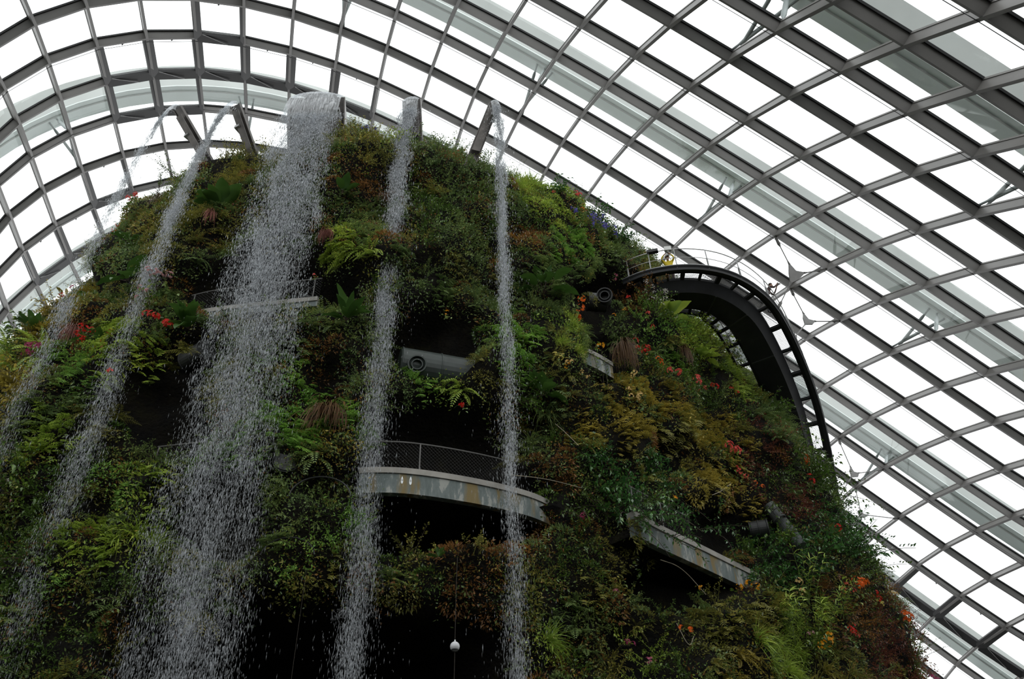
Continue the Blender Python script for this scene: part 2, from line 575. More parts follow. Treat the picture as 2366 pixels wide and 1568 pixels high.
# vents: panes hung in black frames that open inwards a little, with a stay
VENTS = [(-6, b) for b in range(-9, -8)] + [(-7, b) for b in range(-11, -5)] + [(-8, -11), (-8, -10), (-8, 9999)]
VENTS = [v for v in VENTS if v[1] != 9999] + [(-11, -14), (-11, -13), (-11, 10), (-11, 11), (-11, 12), (-10, -12)]
VENTSET = set(VENTS)
for a in range(A0, A1):
    V, F = [], []
    for b in range(B0, B1):
        if (a, b) in VENTSET:
            continue
        q = [GR[a, b], GR[a + 1, b], GR[a + 1, b + 1], GR[a, b + 1]]
        o = len(V)
        V += [p + n * .43 for p, n, _, _ in q]
        F.append((o, o + 1, o + 2, o + 3))
    mesh_obj('pane', V, F, MAT['glass'], roof)
side_words = {}
for i, (a, b) in enumerate(VENTS):
    q = [GR[a, b], GR[a + 1, b], GR[a + 1, b + 1], GR[a, b + 1]]
    C4 = [p + n * .36 for p, n, _, _ in q]
    nn = sum(n for _, n, _, _ in q)
    nn /= np.linalg.norm(nn)
    cen = sum(C4) / 4
    rowv = sorted(v[1] for v in VENTS if v[0] == a and (v[1] < 0) == (b < 0))
    where = {-6: 'highest row above the left spouts', -7: 'long row behind the left spouts', -8: 'row just above the left spouts', -10: 'row by the leftmost waterfall', -11: 'lowest left row' if b < 0 else 'bottom right corner'}[a]
    root = tag(empty('window_%d' % (i + 1), tuple(cen)), 'black-framed roof vent, %s, %s from left' % (where, ('first', 'second', 'third', 'fourth', 'fifth', 'sixth')[rowv.index(b)]), 'window', 'roof vents', kind='structure')
    # inset corners; lower edge (side a) pushed inwards
    ins = []
    for k, c in enumerate(C4):
        d = c + (cen - c) * .10
        ins.append(d - nn * (.30 if k in (0, 3) else .06) - cen)
    fb = MB()
    for k in range(4):
        p, r = ins[k], ins[(k + 1) % 4]
        wdt = (.20, .10, .10, .30)[k]
        inward = (-(p + r) / 2)
        inward /= np.linalg.norm(inward)
        fb.box((p + r) / 2, (r - p) / 2 * 1.04, inward * wdt, nn * .10)
    fro = fb.build('frame', MAT['frame'], root)
    # seal between the frame and the ribs
    sb = MB()
    for k in range(4):
        p, r = ins[k], ins[(k + 1) % 4]
        P0, R0 = C4[k] - cen + nn * .05, C4[(k + 1) % 4] - cen + nn * .05
        sb.add([p, r, R0, P0], [(0, 1, 2, 3)])
    sb.build('seal', MAT['frame'], root)
    mesh_obj('pane', [p * .97 for p in ins], [(0, 1, 2, 3)], MAT['glass'], root)
    st = MB()
    p0 = ins[0] * .8 - nn * .1
    p1 = (C4[0] * .35 + C4[3] * .65) - cen - nn * .5
    st.tube([p0, p1], .022, 5)
    st.build('stay', MAT['steel_grey'], fro)
    hb = MB()
    hb.box((ins[1] + ins[2]) / 2 - nn * .14, np.cross(nn, [0, 0, 1]) * .07, nn * .12, np.array([0, 0, .07]))
    hb.build('hinge', MAT['frame'], fro)

# outer arches that carry the roof, outside the glass, with struts down to the grid
ARCHES = {1: range(-8, 16, 4), -3: range(-10, 15, 4), -7: range(-12, 15, 4), -11: range(-14, 15, 4)}
for a0, nodes in ARCHES.items():
    root = tag(empty('trim_%d' % (list(ARCHES).index(a0) + 1)), 'pale outer roof arch with struts, %s counted from the top right corner' % ('first', 'second', 'third', 'fourth')[list(ARCHES).index(a0)], 'arch', 'outer roof arches', kind='structure')
    P, S, U = [], [], []
    for b in np.arange({1: B0, -3: B0, -7: -14.5, -11: -16.5}[a0], B1 + .01, 0.5):
        p, n, da, db = shell_frame(a0 - 1.32, b)
        t_ = np.cross(n, db)
        t_ /= np.linalg.norm(t_)
        if t_ @ da < 0:
            t_ = -t_
        P.append(p), S.append(t_), U.append(n)
    m = MB()
    m.sweep(P, S, U, [(-.75, 2.12), (.75, 2.12), (.75, 3.5), (.25, 3.7), (-.25, 3.7), (-.75, 3.5)])
    m.build('arch_box', MAT['arch'], root)
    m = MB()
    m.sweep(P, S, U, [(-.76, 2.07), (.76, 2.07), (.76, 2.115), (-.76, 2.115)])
    m.build('lightened_underside', MAT['arch_soffit_lightened'], root)  # thin facing whose pale colour stands in for light from below
    m = MB()
    m.sweep(P, S, U, [(.25, 2.02), (.33, 2.02), (.33, 2.065), (.25, 2.065)])
    m.build('stiffener', MAT['arch'], root)
    for b in nodes:
        if b < B0 + 1 or b > B1 - 1:
            continue
        top, n, da, db = shell_frame(a0 - 1.32, b)
        for (aa, off, rr, bo) in ((a0 - 1, 0, .10, .0), (a0 - 2, .22, .085, -.12), (a0 - 2, -.22, .085, .12)):
            if aa < A0:
                continue
            p, n2, _, db2 = shell_frame(aa, b)
            lo = p + n2 * .46 + db2 * bo
            hi = top + n * 2.04 + db * off * 2
            m = MB()
            d = hi - lo
            m.tube([lo, lo + d * .12, lo + d * .2, lo + d * .8, lo + d * .88, hi], [.05, .05, rr, rr, .05, .05], 8)
            m.build('strut', MAT['strut'], root, True)
        p, n2, _, _ = shell_frame(a0 - 2, b)

# ------------------------------------------------------------------ the planted mountain
TH = np.array([-180, -120, -90, -62, -45, -25, 0, 25, 45, 60, 75, 95, 130, 180.])
ZZ = np.array([-1.6, 5, 9, 15, 22, 27, 31, 34.5])
RR = np.array([
    [15, 15, 15, 14.5, 14, 13.5, 13, 12], [16.5, 16.5, 16.3, 16, 15.5, 14.5, 13.5, 12.5], [18.5, 18.2, 17.8, 17, 16.5, 15.5, 15, 13.8],
    [18.2, 17.7, 17.3, 16.7, 16.1, 14.7, 13.8, 12.4], [16, 16, 15.8, 15.5, 15, 14.2, 13.3, 12.0], [13.6, 13.6, 13.6, 13.5, 13.2, 13.1, 12.6, 11.4],
    [12.8, 13, 13.2, 13.3, 13.1, 13.0, 12.8, 11.8], [14.5, 14.4, 14.2, 14.0, 13.5, 13.2, 12.8, 11.6], [17.5, 17.2, 16.8, 16, 15.2, 14.6, 14.2, 13.3],
    [20.2, 19.4, 18.6, 17.3, 16.9, 16.4, 15.3, 14], [24.0, 23.6, 23.1, 22.6, 21.2, 18.9, 16.2, 14.3], [24, 23.6, 23, 21.6, 19, 16.5, 15, 13.5],
    [18, 18, 17.5, 17, 16, 15, 14, 13], [15, 15, 15, 14.5, 14, 13.5, 13, 12]])
AX = np.array([-7.3, 36.0])
PHI = math.atan2(7.3, 36.0)
# hollows in the planting: picture x, y, half-width, half-height, depth
CAVES = [(1050, 1203, 210, 56, 2.6), (1030, 1010, 170, 95, 1.9), (1010, 775, 110, 75, 1.9), (740, 1555, 410, 150, 5.0), (1020, 1535, 160, 115, 4.0), (480, 1560, 200, 130, 3.0),
         (370, 945, 120, 95, 1.6), (620, 655, 230, 65, 2.0), (1400, 690, 75, 60, 1.6), (1410, 815, 60, 60, 1.3), (1640, 1225, 150, 60, 1.6),
         (1610, 1340, 130, 60, 1.8), (1565, 1060, 70, 40, 1.0), (255, 660, 60, 40, .8), (430, 820, 75, 50, 1.0), (1765, 1150, 40, 100, .45), (770, 1130, 70, 45, .8),
         (500, 1180, 130, 120, 1.2), (1700, 960, 0, 0, 0), (760, 880, 60, 60, .8), (1000, 640, 80, 30, .5), (430, 470, 60, 30, .5), (1500, 1490, 90, 90, .8),
         (620, 560, 120, 60, .6), (1150, 1060, 60, 60, 1.2), (930, 1106, 140, 48, 1.2), (1150, 1122, 140, 48, 1.2), (220, 1180, 60, 60, .6), (1240, 1000, 70, 60, .6)]
CAVES = [c for c in CAVES if c[2] > 0]


def base_r(th, z):
    c = np.array([np.interp(th, TH, RR[:, k]) for k in range(len(ZZ))])
    return float(np.interp(z - EYE[2], ZZ, c))


def cyl(th, z, r):
    t = R_(th) + PHI
    return np.array([AX[0] + r * math.sin(t), AX[1] - r * math.cos(t), z])


ZTOP = 36.1
TG = np.concatenate([np.arange(-180, -112, 6.0), np.arange(-112, 118, 1.25), np.arange(118, 181, 6.0)])
ZG = np.concatenate([np.arange(0.0, 34.0, .36), np.linspace(34.0, ZTOP - .35, 8)])
RG = np.zeros((len(TG), len(ZG)))
CG = np.zeros((len(TG), len(ZG)))
for i, th in enumerate(TG):
    for j, z in enumerate(ZG):
        r = base_r(th, z)
        p = cyl(th, z, r)
        r += .65 * noise.noise(Vector(p) * .22) + .70 * noise.noise(Vector(p) * .5 + Vector((5, 1, 2))) + .34 * noise.noise(Vector(p) * 1.2)
        if abs(th) < 112:
            q = project(p)
            cv = 0
            for (cx, cy_, rx, ry, dp) in CAVES:
                e = ((q[0] - cx) / rx) ** 2 + ((q[1] - cy_) / ry) ** 2
                if e < 2.2:
                    s = 1 - max(0.0, min(1.0, (e - .55) / 1.1))
                    cv = max(cv, dp * s * s * (3 - 2 * s))
            CG[i, j] = cv
            r -= cv
        if z > 34.0:
            f = (z - 34.0) / (ZTOP - 34.0)
            r -= 1.1 * f * f
        RG[i, j] = r


def grid_at(G, th, z):
    i = int(np.clip(np.searchsorted(TG, th) - 1, 0, len(TG) - 2))
    j = int(np.clip(np.searchsorted(ZG, z) - 1, 0, len(ZG) - 2))
    a = np.clip((th - TG[i]) / (TG[i + 1] - TG[i]), 0, 1)
    b = np.clip((z - ZG[j]) / (ZG[j + 1] - ZG[j]), 0, 1)
    return (G[i, j] * (1 - a) + G[i + 1, j] * a) * (1 - b) + (G[i, j + 1] * (1 - a) + G[i + 1, j + 1] * a) * b


def surf(th, z):
    return cyl(th, z, grid_at(RG, th, z))


def surf_n(th, z):
    p = surf(th, z)
    a = surf(th + 1.5, z) - surf(th - 1.5, z)
    b = surf(th, min(z + .4, ZTOP - .4)) - surf(th, z - .4)
    n = np.cross(a, b)
    n /= np.linalg.norm(n)
    if n[:2] @ (p[:2] - AX) < 0:
        n = -n
    return p, n


def polar(p):
    d = np.asarray(p[:2]) - AX
    th = math.degrees(math.atan2(d[0], -d[1]) - PHI)
    return (th + 180) % 360 - 180, float(np.hypot(*d))


def hit(x, y, use_cave=True):
    """first point of the mountain on a sight line -> (theta, z) or None"""
    v = ray(x, y)
    v = v / np.linalg.norm(v)
    t, prev = 14.0, None
    while t < 62:
        p = EYE + v * t
        th, r = polar(p)
        if p[2] < ZTOP - .4:
            rr = grid_at(RG, th, p[2]) + (0 if use_cave else grid_at(CG, th, p[2]))
            if r < rr:
                return th, p[2]
        t += .12
    return None


V = [cyl(th, z, RG[i, j]) for i, th in enumerate(TG) for j, z in enumerate(ZG)]
nz_ = len(ZG)
F = []
for i in range(len(TG) - 1):
    for j in range(nz_ - 1):
        F.append((i * nz_ + j, (i + 1) * nz_ + j, (i + 1) * nz_ + j + 1, i * nz_ + j + 1))
o = len(V)
V.append(np.array([AX[0], AX[1], ZTOP]))
for i in range(len(TG) - 1):
    F.append((i * nz_ + nz_ - 1, (i + 1) * nz_ + nz_ - 1, o))
mtn = mesh_obj('mountain', V, F, MAT['soil'], None, True)
tag(mtn, 'tall planted mountain with a dark felt face and hollow recesses', 'mountain', kind='structure')
flo = mesh_obj('floor', [(-90, -60, 0), (90, -60, 0), (90, 110, 0), (-90, 110, 0)], [(0, 1, 2, 3)], MAT['floor'])
tag(flo, 'dark wet floor around the foot of the mountain', 'floor', kind='structure')

# unseen wall added behind the viewer to shade the lower mountain
HV, HF = [], []
for i, a_ in enumerate(np.linspace(-1.9, 1.9, 60)):
    for j, (off, z_) in enumerate(((0, 0), (.3, 8), (1.2, 15.5), (2.2, 17.5), (3.2, 17), (4, 0))):
        p = Vector((i * .7, j * 1.3, 3))
        r_ = 38 + off + 1.2 * noise.noise(p)
        HV.append((r_ * math.sin(a_) * 1.25, 24 - r_ * math.cos(a_), max(0, z_ + (1.6 * noise.noise(p * 1.7) if j in (2, 3, 4) else 0))))
for i in range(59):
    for j in range(5):
        HF.append((i * 6 + j, (i + 1) * 6 + j, (i + 1) * 6 + j + 1, i * 6 + j + 1))
tag(mesh_obj('shade_wall_back', HV, HF, MAT['shade_wall'], None, True), 'dark wall added behind the viewer to shade the lower mountain', 'wall', kind='structure')

# ------------------------------------------------------------------ balconies and rails


def resample(P, step):
    P = [np.asarray(p, float) for p in P]
    out = []
    for a, b in zip(P[:-1], P[1:]):
        k = max(1, int(np.linalg.norm(b - a) / step))
        for i in range(k):
            out.append(a + (b - a) * i / k)
    out.append(P[-1])
    return out


def smooth_line(P, it=2):
    P = [np.asarray(p, float) for p in P]
    for _ in range(it):
        Q = [P[0]]
        for a, b in zip(P[:-1], P[1:]):
            Q += [a * .75 + b * .25, a * .25 + b * .75]
        Q.append(P[-1])
        P = Q
    return P


def frames(P):
    S = []
    for i in range(len(P)):
        d = P[min(i + 1, len(P) - 1)] - P[max(i - 1, 0)]
        s = np.array([d[1], -d[0], 0.0])
        s /= np.linalg.norm(s) + 1e-9
        if s[:2] @ (P[i][:2] - AX) < 0:
            s = -s
        S.append(s)
    return S, [np.array([0, 0, 1.0])] * len(P)


def mesh_panel(P, z0, z1, cell, r, name, parent):
    """chain-link infill between two heights along a line"""
    L = [0]
    for a, b in zip(P[:-1], P[1:]):
        L.append(L[-1] + float(np.linalg.norm((b - a)[:2])))
    xs, ys = [p[0] for p in P], [p[1] for p in P]
    at = lambda s, z: np.array([np.interp(s, L, xs), np.interp(s, L, ys), z])
    m = MB()
    h = z1 - z0
    s = -h
    while s < L[-1]:
        for sg in (1, -1):
            a, b = (s, s + h) if sg > 0 else (s + h, s)
            za, zb = z0, z1
            # clip to the panel
            def clip(u0, w0, u1, w1):
                for lim, keep in ((0, 1), (L[-1], -1)):
                    if (u0 - lim) * keep < 0 and (u1 - lim) * keep < 0:
                        return None
                    if (u0 - lim) * keep < 0:
                        f = (lim - u0) / (u1 - u0)
                        u0, w0 = lim, w0 + (w1 - w0) * f
                    elif (u1 - lim) * keep < 0:
                        f = (lim - u0) / (u1 - u0)
                        u1, w1 = lim, w0 + (w1 - w0) * f
                return u0, w0, u1, w1
            c = clip(a, za, b, zb)
            if c and abs(c[0] - c[2]) > .02:
                m.tube([at(c[0], c[1]), at((c[0] + c[2]) / 2, (c[1] + c[3]) / 2), at(c[2], c[3])], r, 3, False)
        s += cell
    return m.build(name, MAT['mesh_wire'], parent)


def balcony(px, z, h_f, depth, label, rail=None, marks=False, group='concrete balconies on the planted mountain'):
    P = smooth_line([at_height(x, y, z) for x, y in px])
    P = resample(P, .3)
    S, U = frames(P)
    root = tag(empty('balcony', tuple(P[len(P) // 2])), label, 'balcony', group)
    o = np.array(root.location)
    P = [p - o for p in P]
    m = MB()
    m.sweep(P, S, U, [(-.22, -h_f), (0, -h_f), (0, -.2), (-.22, -.2)])
    m.build('parapet', MAT['concrete'], root)
    m = MB()
    m.sweep(P, S, U, [(-.26, -.2), (.05, -.2), (.05, 0), (-.26, 0)])
    m.build('coping', MAT['coping'], root)
    m = MB()
    m.sweep(P, S, U, [(-depth, -h_f + .05), (-.22, -h_f + .05), (-.22, -h_f + .3), (-depth, -h_f + .3)])
    m.build('slab', MAT['soil'], root)
    if rail:
        a, b, posts, hh = rail
        n = len(P)
        seg = [p - s * .12 for p, s in zip(P, S)][int(a * n):max(int(a * n) + 2, int(b * n))]
        m = MB()
        m.tube([p + np.array([0, 0, hh]) for p in seg], .028, 6)
        hr_ = m.build('handrail', MAT['dull_rail'], root)
        for f in posts:
            q = seg[min(len(seg) - 1, int(f * len(seg)))]
            m = MB()
            m.tube([q, q + np.array([0, 0, hh])], .024, 6)
            m.build('post', MAT['dull_rail'], hr_)
        mesh_panel([s_ for s_ in seg], .06, hh - .04, .13, .0045, 'mesh_panel', root)
    if marks:
        for (mx, my, hgt, wd) in ((937, 1126, .26, .05), (945, 1125, .30, .055), (954, 1121, .12, .04), (929, 1129, .07, .05)):
            i = int(np.argmin([abs(project(p + o)[0] - mx) for p in P]))
            c = P[i] + S[i] * .006 + np.array([0, 0, -.42])
            t_ = np.cross(S[i], [0, 0, 1.0])
            m = MB()
            m.add([c + t_ * wd * .7 * math.cos(a_) * (1 - .35 * math.sin(a_)) + np.array([0, 0, hgt / 2 * math.sin(a_)]) for a_ in np.linspace(0, 2 * PI, 14)[:-1]], [tuple(range(13))])
            m.build('paint_mark', MAT['white_paint'], root)
    return root


ZB = 16.25
balcony([(832, 1082), (850, 1080), (920, 1080), (1000, 1089), (1100, 1106), (1180, 1124), (1243, 1143), (1290, 1170)], ZB, .88, 2.6,
        'long stained concrete balcony with mesh railing under the central hollow', (.18, .72, (.42, .0, .98), 1.05), True)
balcony([(1462, 1180), (1490, 1196), (1530, 1217), (1600, 1250), (1670, 1285), (1733, 1316), (1752, 1328)], ZB - .7, .86, 2.4,
        'short concrete balcony with rust streaks at its end, among glossy shrubs', (0, .55, (.25, .7), 1.05))
balcony([(425, 726), (470, 715), (520, 708), (580, 701), (650, 694), (735, 686)], 24.2, .45, 2.2,
        'upper concrete balcony half hidden behind the wide waterfall', (.0, 1.0, (.12, .5, .9), 1.1))


def plane_z(x, y, back=0.0):
    h = hit(x, y, False)
    return surf(h[0], h[1])[2] if h else 20.0


zq = plane_z(1375, 830)
balcony([(1335, 795), (1345, 801), (1380, 817), (1414, 838)], zq + .5, .8, 1.2, 'small pale balcony end poking out beside hanging brown roots')
zq = plane_z(565, 445)
led = balcony([(530, 462), (548, 448), (575, 437), (610, 430)], zq + .45, .5, 1.0, 'curved grey ledge near the summit left of the wide waterfall')

# free-standing lengths of railing that show between the plants


def railing(px, z, hh, label, posts, group=None):
    P = resample(smooth_line([at_height(x, y, z) for x, y in px]), .3)
    root = tag(empty('railing', tuple(P[0] - np.array([0, 0, hh]))), label, 'railing', group)
    o = np.array(root.location)
    Q = [p - o for p in P]
    m = MB()
    m.tube(Q, .028, 6)
    hr_ = m.build('handrail', MAT['dull_rail'], root)
    for f in posts:
        q = Q[min(len(Q) - 1, int(f * len(Q)))]
        m = MB()
        m.tube([q - np.array([0, 0, hh]), q], .024, 6)
        m.build('post', MAT['dull_rail'], hr_)
    mesh_panel([q * np.array([1, 1, 0]) for q in Q], .04, hh - .04, .13, .0045, 'mesh_panel', root)
    return root


zq = plane_z(430, 1025)
railing([(365, 1032), (420, 1026), (485, 1019)], zq + .3, .9, 'short steel railing with mesh left of the wide waterfall, mid slope', (.1, .9))
zq = plane_z(30, 985)
railing([(-60, 915), (-20, 932), (30, 966), (80, 1003)], zq + .4, 1.5, 'steel handrail with post at the left edge of the mountain', (.6,))

def unit_(v):
    v = np.asarray(v, float)
    return v / np.linalg.norm(v)


# ------------------------------------------------------------------ drums and nozzles in the hollows


def drum(x, y, length, rad, axis_px, label, noz=None, dark=False, out=.3):
    """horizontal drum on the face at picture x, y lying along the face; noz = nozzle position"""
    th, z = hit(x, y, False)
    c = surf(th, z)
    p, n = surf_n(th, z)
    nh = np.array([p[0] - AX[0], p[1] - AX[1], 0.0])
    nh /= np.linalg.norm(nh)
    tg = np.array([-nh[1], nh[0], 0.0])
    ax = tg * math.cos(axis_px) + nh * math.sin(axis_px)
    v = ray(x, y)
    v /= np.linalg.norm(v)
    dep = grid_at(CG, th, z)
    c = c + nh * (dep + out - rad)
    root = tag(empty('mist_drum', tuple(c)), label, 'drum', 'metal drums set into the mountain')
    m = MB()
    L2 = length / 2
    m.lathe((0, 0, 0), ax, [(0, -L2), (rad * .9, -L2), (rad, -L2 + .06), (rad, L2 - .06), (rad * .9, L2), (0, L2)], 28)
    mt = MAT['drum_dark'] if dark else MAT['drum']
    m.build('shell', mt, root, False)
    for k in (-.48, 0, .48):
        m = MB()
        m.lathe((0, 0, 0), ax, [(rad, k * length - .03), (rad + .025, k * length - .02), (rad + .025, k * length + .02), (rad, k * length + .03)], 28)
        m.build('band', mt, root)
    if noz:
        q = at_dist(noz[0], noz[1], float(np.hypot(*(c[:2] - EYE[:2]))) - rad * 1.0 - .15) - c
        d = EYE - (c + q)
        d[2] *= .35
        d /= np.linalg.norm(d)
        r = noz[2]
        m = MB()
        m.lathe(q, d, [(r * .8, -.5), (r * .8, -.02), (r, 0), (r, .1), (r * .86, .1), (r * .82, .0), (r * .62, -.04), (r * .62, .06), (r * .5, .06), (r * .46, -.25), (0, -.25)], 24)
        m.build('nozzle', mt, root)
    return root


drum(1022, 843, 2.9, .70, 0.05, 'grey-green drum with a round nozzle in the hollow above the long balcony', (964, 842, .33), False, .2)
drum(1392, 690, .8, .40, .7, 'dark drum with a bull\'s-eye nozzle below the purple flowers', (1397, 683, .34), True, .05)
drum(440, 808, 1.0, .4, .3, 'dark drum under the rosette left of the wide waterfall', None, True, 0)
drum(1752, 1224, .7, .36, 1.5, 'dark round drum end beside the grey pipe on the right slope', None, True, .35)
pp = []
for (x, y) in ((1762, 1168), (1800, 1215), (1838, 1266)):
    th, z = hit(x, y, False)
    p, n = surf_n(th, z)
    nh = unit_([p[0] - AX[0], p[1] - AX[1], 0.0])
    pp.append(p + nh * (grid_at(CG, th, z) + .2))
root = tag(empty('pipe', tuple(pp[0])), 'sloping pale grey pipe on the right slope under dark creepers', 'pipe')
m = MB()
m.tube([p - pp[0] for p in pp], .25, 20)
m.build('barrel', MAT['old_pipe'], root)
for f_ in (.35, .7):
    c = (pp[0] * (1 - f_) + pp[2] * f_) - pp[0]
    m = MB()
    m.lathe(c, pp[2] - pp[0], [(.24, -.05), (.28, -.04), (.28, .04), (.24, .05)], 20)
    m.build('collar', MAT['old_pipe'], root)
drum(662, 1068, .9, .42, 1.45, 'dark round drum end right of the wide waterfall', None, True, .05)
for (x, y, r, lab) in ((742, 1145, .9, 'upper thin black hose hoop right of the wide waterfall'), (668, 1278, .75, 'lower thin black hose hoop right of the wide waterfall')):
    th, z = hit(x, y, False)
    p, n = surf_n(th, z)
    m = MB()
    nh = np.array([p[0] - AX[0], p[1] - AX[1], 0.0])
    nh /= np.linalg.norm(nh)
    tg = np.array([-nh[1], nh[0], 0.0])
    c = p + nh * (grid_at(CG, th, z) + .15)
    m.tube([np.array([0, 0, -.2]) + tg * r * math.cos(k) + np.array([0, 0, r * .8 * math.sin(k)]) for k in np.linspace(.1, PI - .1, 18)], .022, 6)
    ob = m.build('hose', MAT['drum_dark'])
    ob.location = tuple(c)
    tag(ob, lab, 'hose', 'black hoses on the mountain')

# globe lamp hanging on its cord in front of the bottom cave
pc = at_dist(1051, 1493, 21.8)
root = tag(empty('globe_lamp', tuple(pc)), 'small white globe lamp hanging on a brown cord in the dark bottom hollow', 'lamp')
m = MB()
m.lathe((0, 0, 0), (0, 0, 1), [(0, -.125), (.05, -.115), (.09, -.087), (.115, -.05), (.125, 0), (.115, .05), (.09, .087), (.05, .115), (.02, .125), (.02, .17), (0, .17)], 24)
glb = m.build('globe', MAT['lamp'], root, True)
m = MB()
m.lathe((0, 0, -.1), (0, 0, 1), [(.07, -.03), (.08, .0), (.095, .02)], 24)
m.build('ring', MAT['drum_dark'], glb)
m = MB()
m.tube([(0, 0, .15), (.01, 0, 1.6), (.02, .1, 2.5)], .008, 5)
m.tube([(0, 0, -.12), (-.02, 0, -3), (-.02, 0, -pc[2] + .05)], .008, 5)
m.build('cord', MAT['cord'], root)
pc = at_dist(697, 1395, 22.0)
m = MB()
m.tube([(0, 0, 1.0), (0, 0, -2), (-.05, 0, -pc[2] + .05)], .005, 5)
ob = m.build('hanging_rope', MAT['cord'])
ob.location = tuple(pc)
tag(ob, 'thin brown rope hanging in the dark between the wide and central waterfalls', 'rope')

# ------------------------------------------------------------------ spouts and waterfalls
ZS = 37.6


def unit(v):
    v = np.asarray(v, float)
    return v / np.linalg.norm(v)


# tip centre px, half-width of the lip (m), base px, flow direction turn, reach, label
tips = [((412, 250), .2, (520, 437), 0.0, 1.35, 'leftmost'), ((546, 243), .2, (602, 405), 0.0, 1.6, 'second from left'), ((735, 226), 1.22, (745, 400), -.12, 1.6, 'wide'),
        ((952, 233), .40, (955, 330), -.2, 1.15, 'central'), ((1142, 240), .22, (1093, 362), -.2, .9, 'rightmost')]
WF = [('leftmost thin waterfall dissolving into spray down the left slope', 21000, .45), ('thin waterfall second from the left, crossing a leaning metal spout', 37000, .75),
      ('wide white waterfall pouring from the broad summit spout', 120000, 1.55), ('narrow central waterfall falling past the long concrete balcony', 54000, .62),
      ('thin right-hand waterfall crossing the right end of the long balcony', 32000, .40)]
STREAM = []
SPL = ['leaning metal spout of the leftmost waterfall, dark against the roof', 'leaning metal spout second from the left with bracket', 'broad metal spout with tall side plates under the wide waterfall',
       'metal spout hidden behind the top of the central waterfall', 'leaning metal spout of the right-hand waterfall, base in foliage']


def drop_s(d, reach):
    d = max(d, 0.0)
    return .28 * (1 - math.exp(-2.4 * math.sqrt(d))) + (reach - .28) * (1 - math.exp(-(d / 6.0) ** .85))


for k, ((tx, ty), hw, (bx, by), turn, reach, nm) in enumerate(tips):
    tip = at_height(tx, ty, ZS)
    base = at_height(bx, by, 34.4)
    rad = unit([tip[0] - AX[0], tip[1] - AX[1], 0])
    h = np.array([rad[0] * math.cos(turn) - rad[1] * math.sin(turn), rad[0] * math.sin(turn) + rad[1] * math.cos(turn), 0.0])
    if k in (2, 3):
        h = unit([-.15, -1, 0]) if k == 3 else unit([.02, -1, 0])
    sd = np.array([-h[1], h[0], 0.0])      # across the flow
    if sd[0] < 0:
        sd = -sd
    STREAM.append(dict(tip=tip, h=h, sd=sd, hw=hw, reach=reach))
    # --- spout
    root = tag(empty('water_spout', tuple(base)), SPL[k], 'spout', 'metal spouts on the mountain top')
    d = tip - base
    L = np.linalg.norm(d)
    d = d / L
    up = unit(np.cross(sd, d))
    if up[2] < 0:
        up = -up
    sp_hw = hw if k != 2 else hw * 1.02
    dep = (.11, .11, .8, .08, .16)[k]
    m = MB()
    P = [-d * .9, d * (L * .5), d * (L - .02)]
    # U-shaped channel: floor plate and two side cheeks
    m.sweep(P, [sd] * 3, [up] * 3, [(-sp_hw, -.07), (sp_hw, -.07), (sp_hw, -.02), (-sp_hw, -.02)])
    chf = m.build('channel_floor', MAT['spout'], root)
    for sg in (-1, 1):
        m = MB()
        x0, x1 = sg * sp_hw, sg * (sp_hw + .05)
        V = []
        for (pt, lo, hi) in ((P[0], -dep, .06), (P[1], -dep, .06), (P[2], -.09 if k == 2 else -.12, .04)):
            V += [pt + sd * x0 + up * lo, pt + sd * x1 + up * lo, pt + sd * x1 + up * hi, pt + sd * x0 + up * hi]
        F = [(3, 2, 1, 0), (8, 9, 10, 11)]
        for i in (0, 4):
            for j in range(4):
                F.append((i + j, i + (j + 1) % 4, i + 4 + (j + 1) % 4, i + 4 + j))
        m.add(V, F)
        m.build('side_plate', MAT['spout'], root)
    m = MB()
    m.sweep([d * L * .05, d * L * .9], [sd] * 2, [up] * 2, [(-sp_hw * .9, -.3 if k != 2 else -.8), (sp_hw * .9, -.3 if k != 2 else -.8), (sp_hw * .9, -.26 if k != 2 else -.76), (-sp_hw * .9, -.26 if k != 2 else -.76)])
    m.build('back_plate', MAT['spout'], root)
    if k != 3:
        c = d * (L * (.66 if k < 2 else .7)) + up * (-dep - .05) + sd * (-sp_hw * .8 if k < 2 else sp_hw * .8)
        m = MB()
        m.box(c, sd * .14, unit(np.cross(sd, [0, 0, 1.0])) * .22, np.array([0, 0, .09]))
        m.build('bracket', MAT['steel_grey'], chf)

# --- the water itself


def stream_pt(s, drop, lat, thick):
    return s['tip'] + s['h'] * (drop_s(drop, s['reach']) + thick) + s['sd'] * lat + np.array([0, 0, -drop])


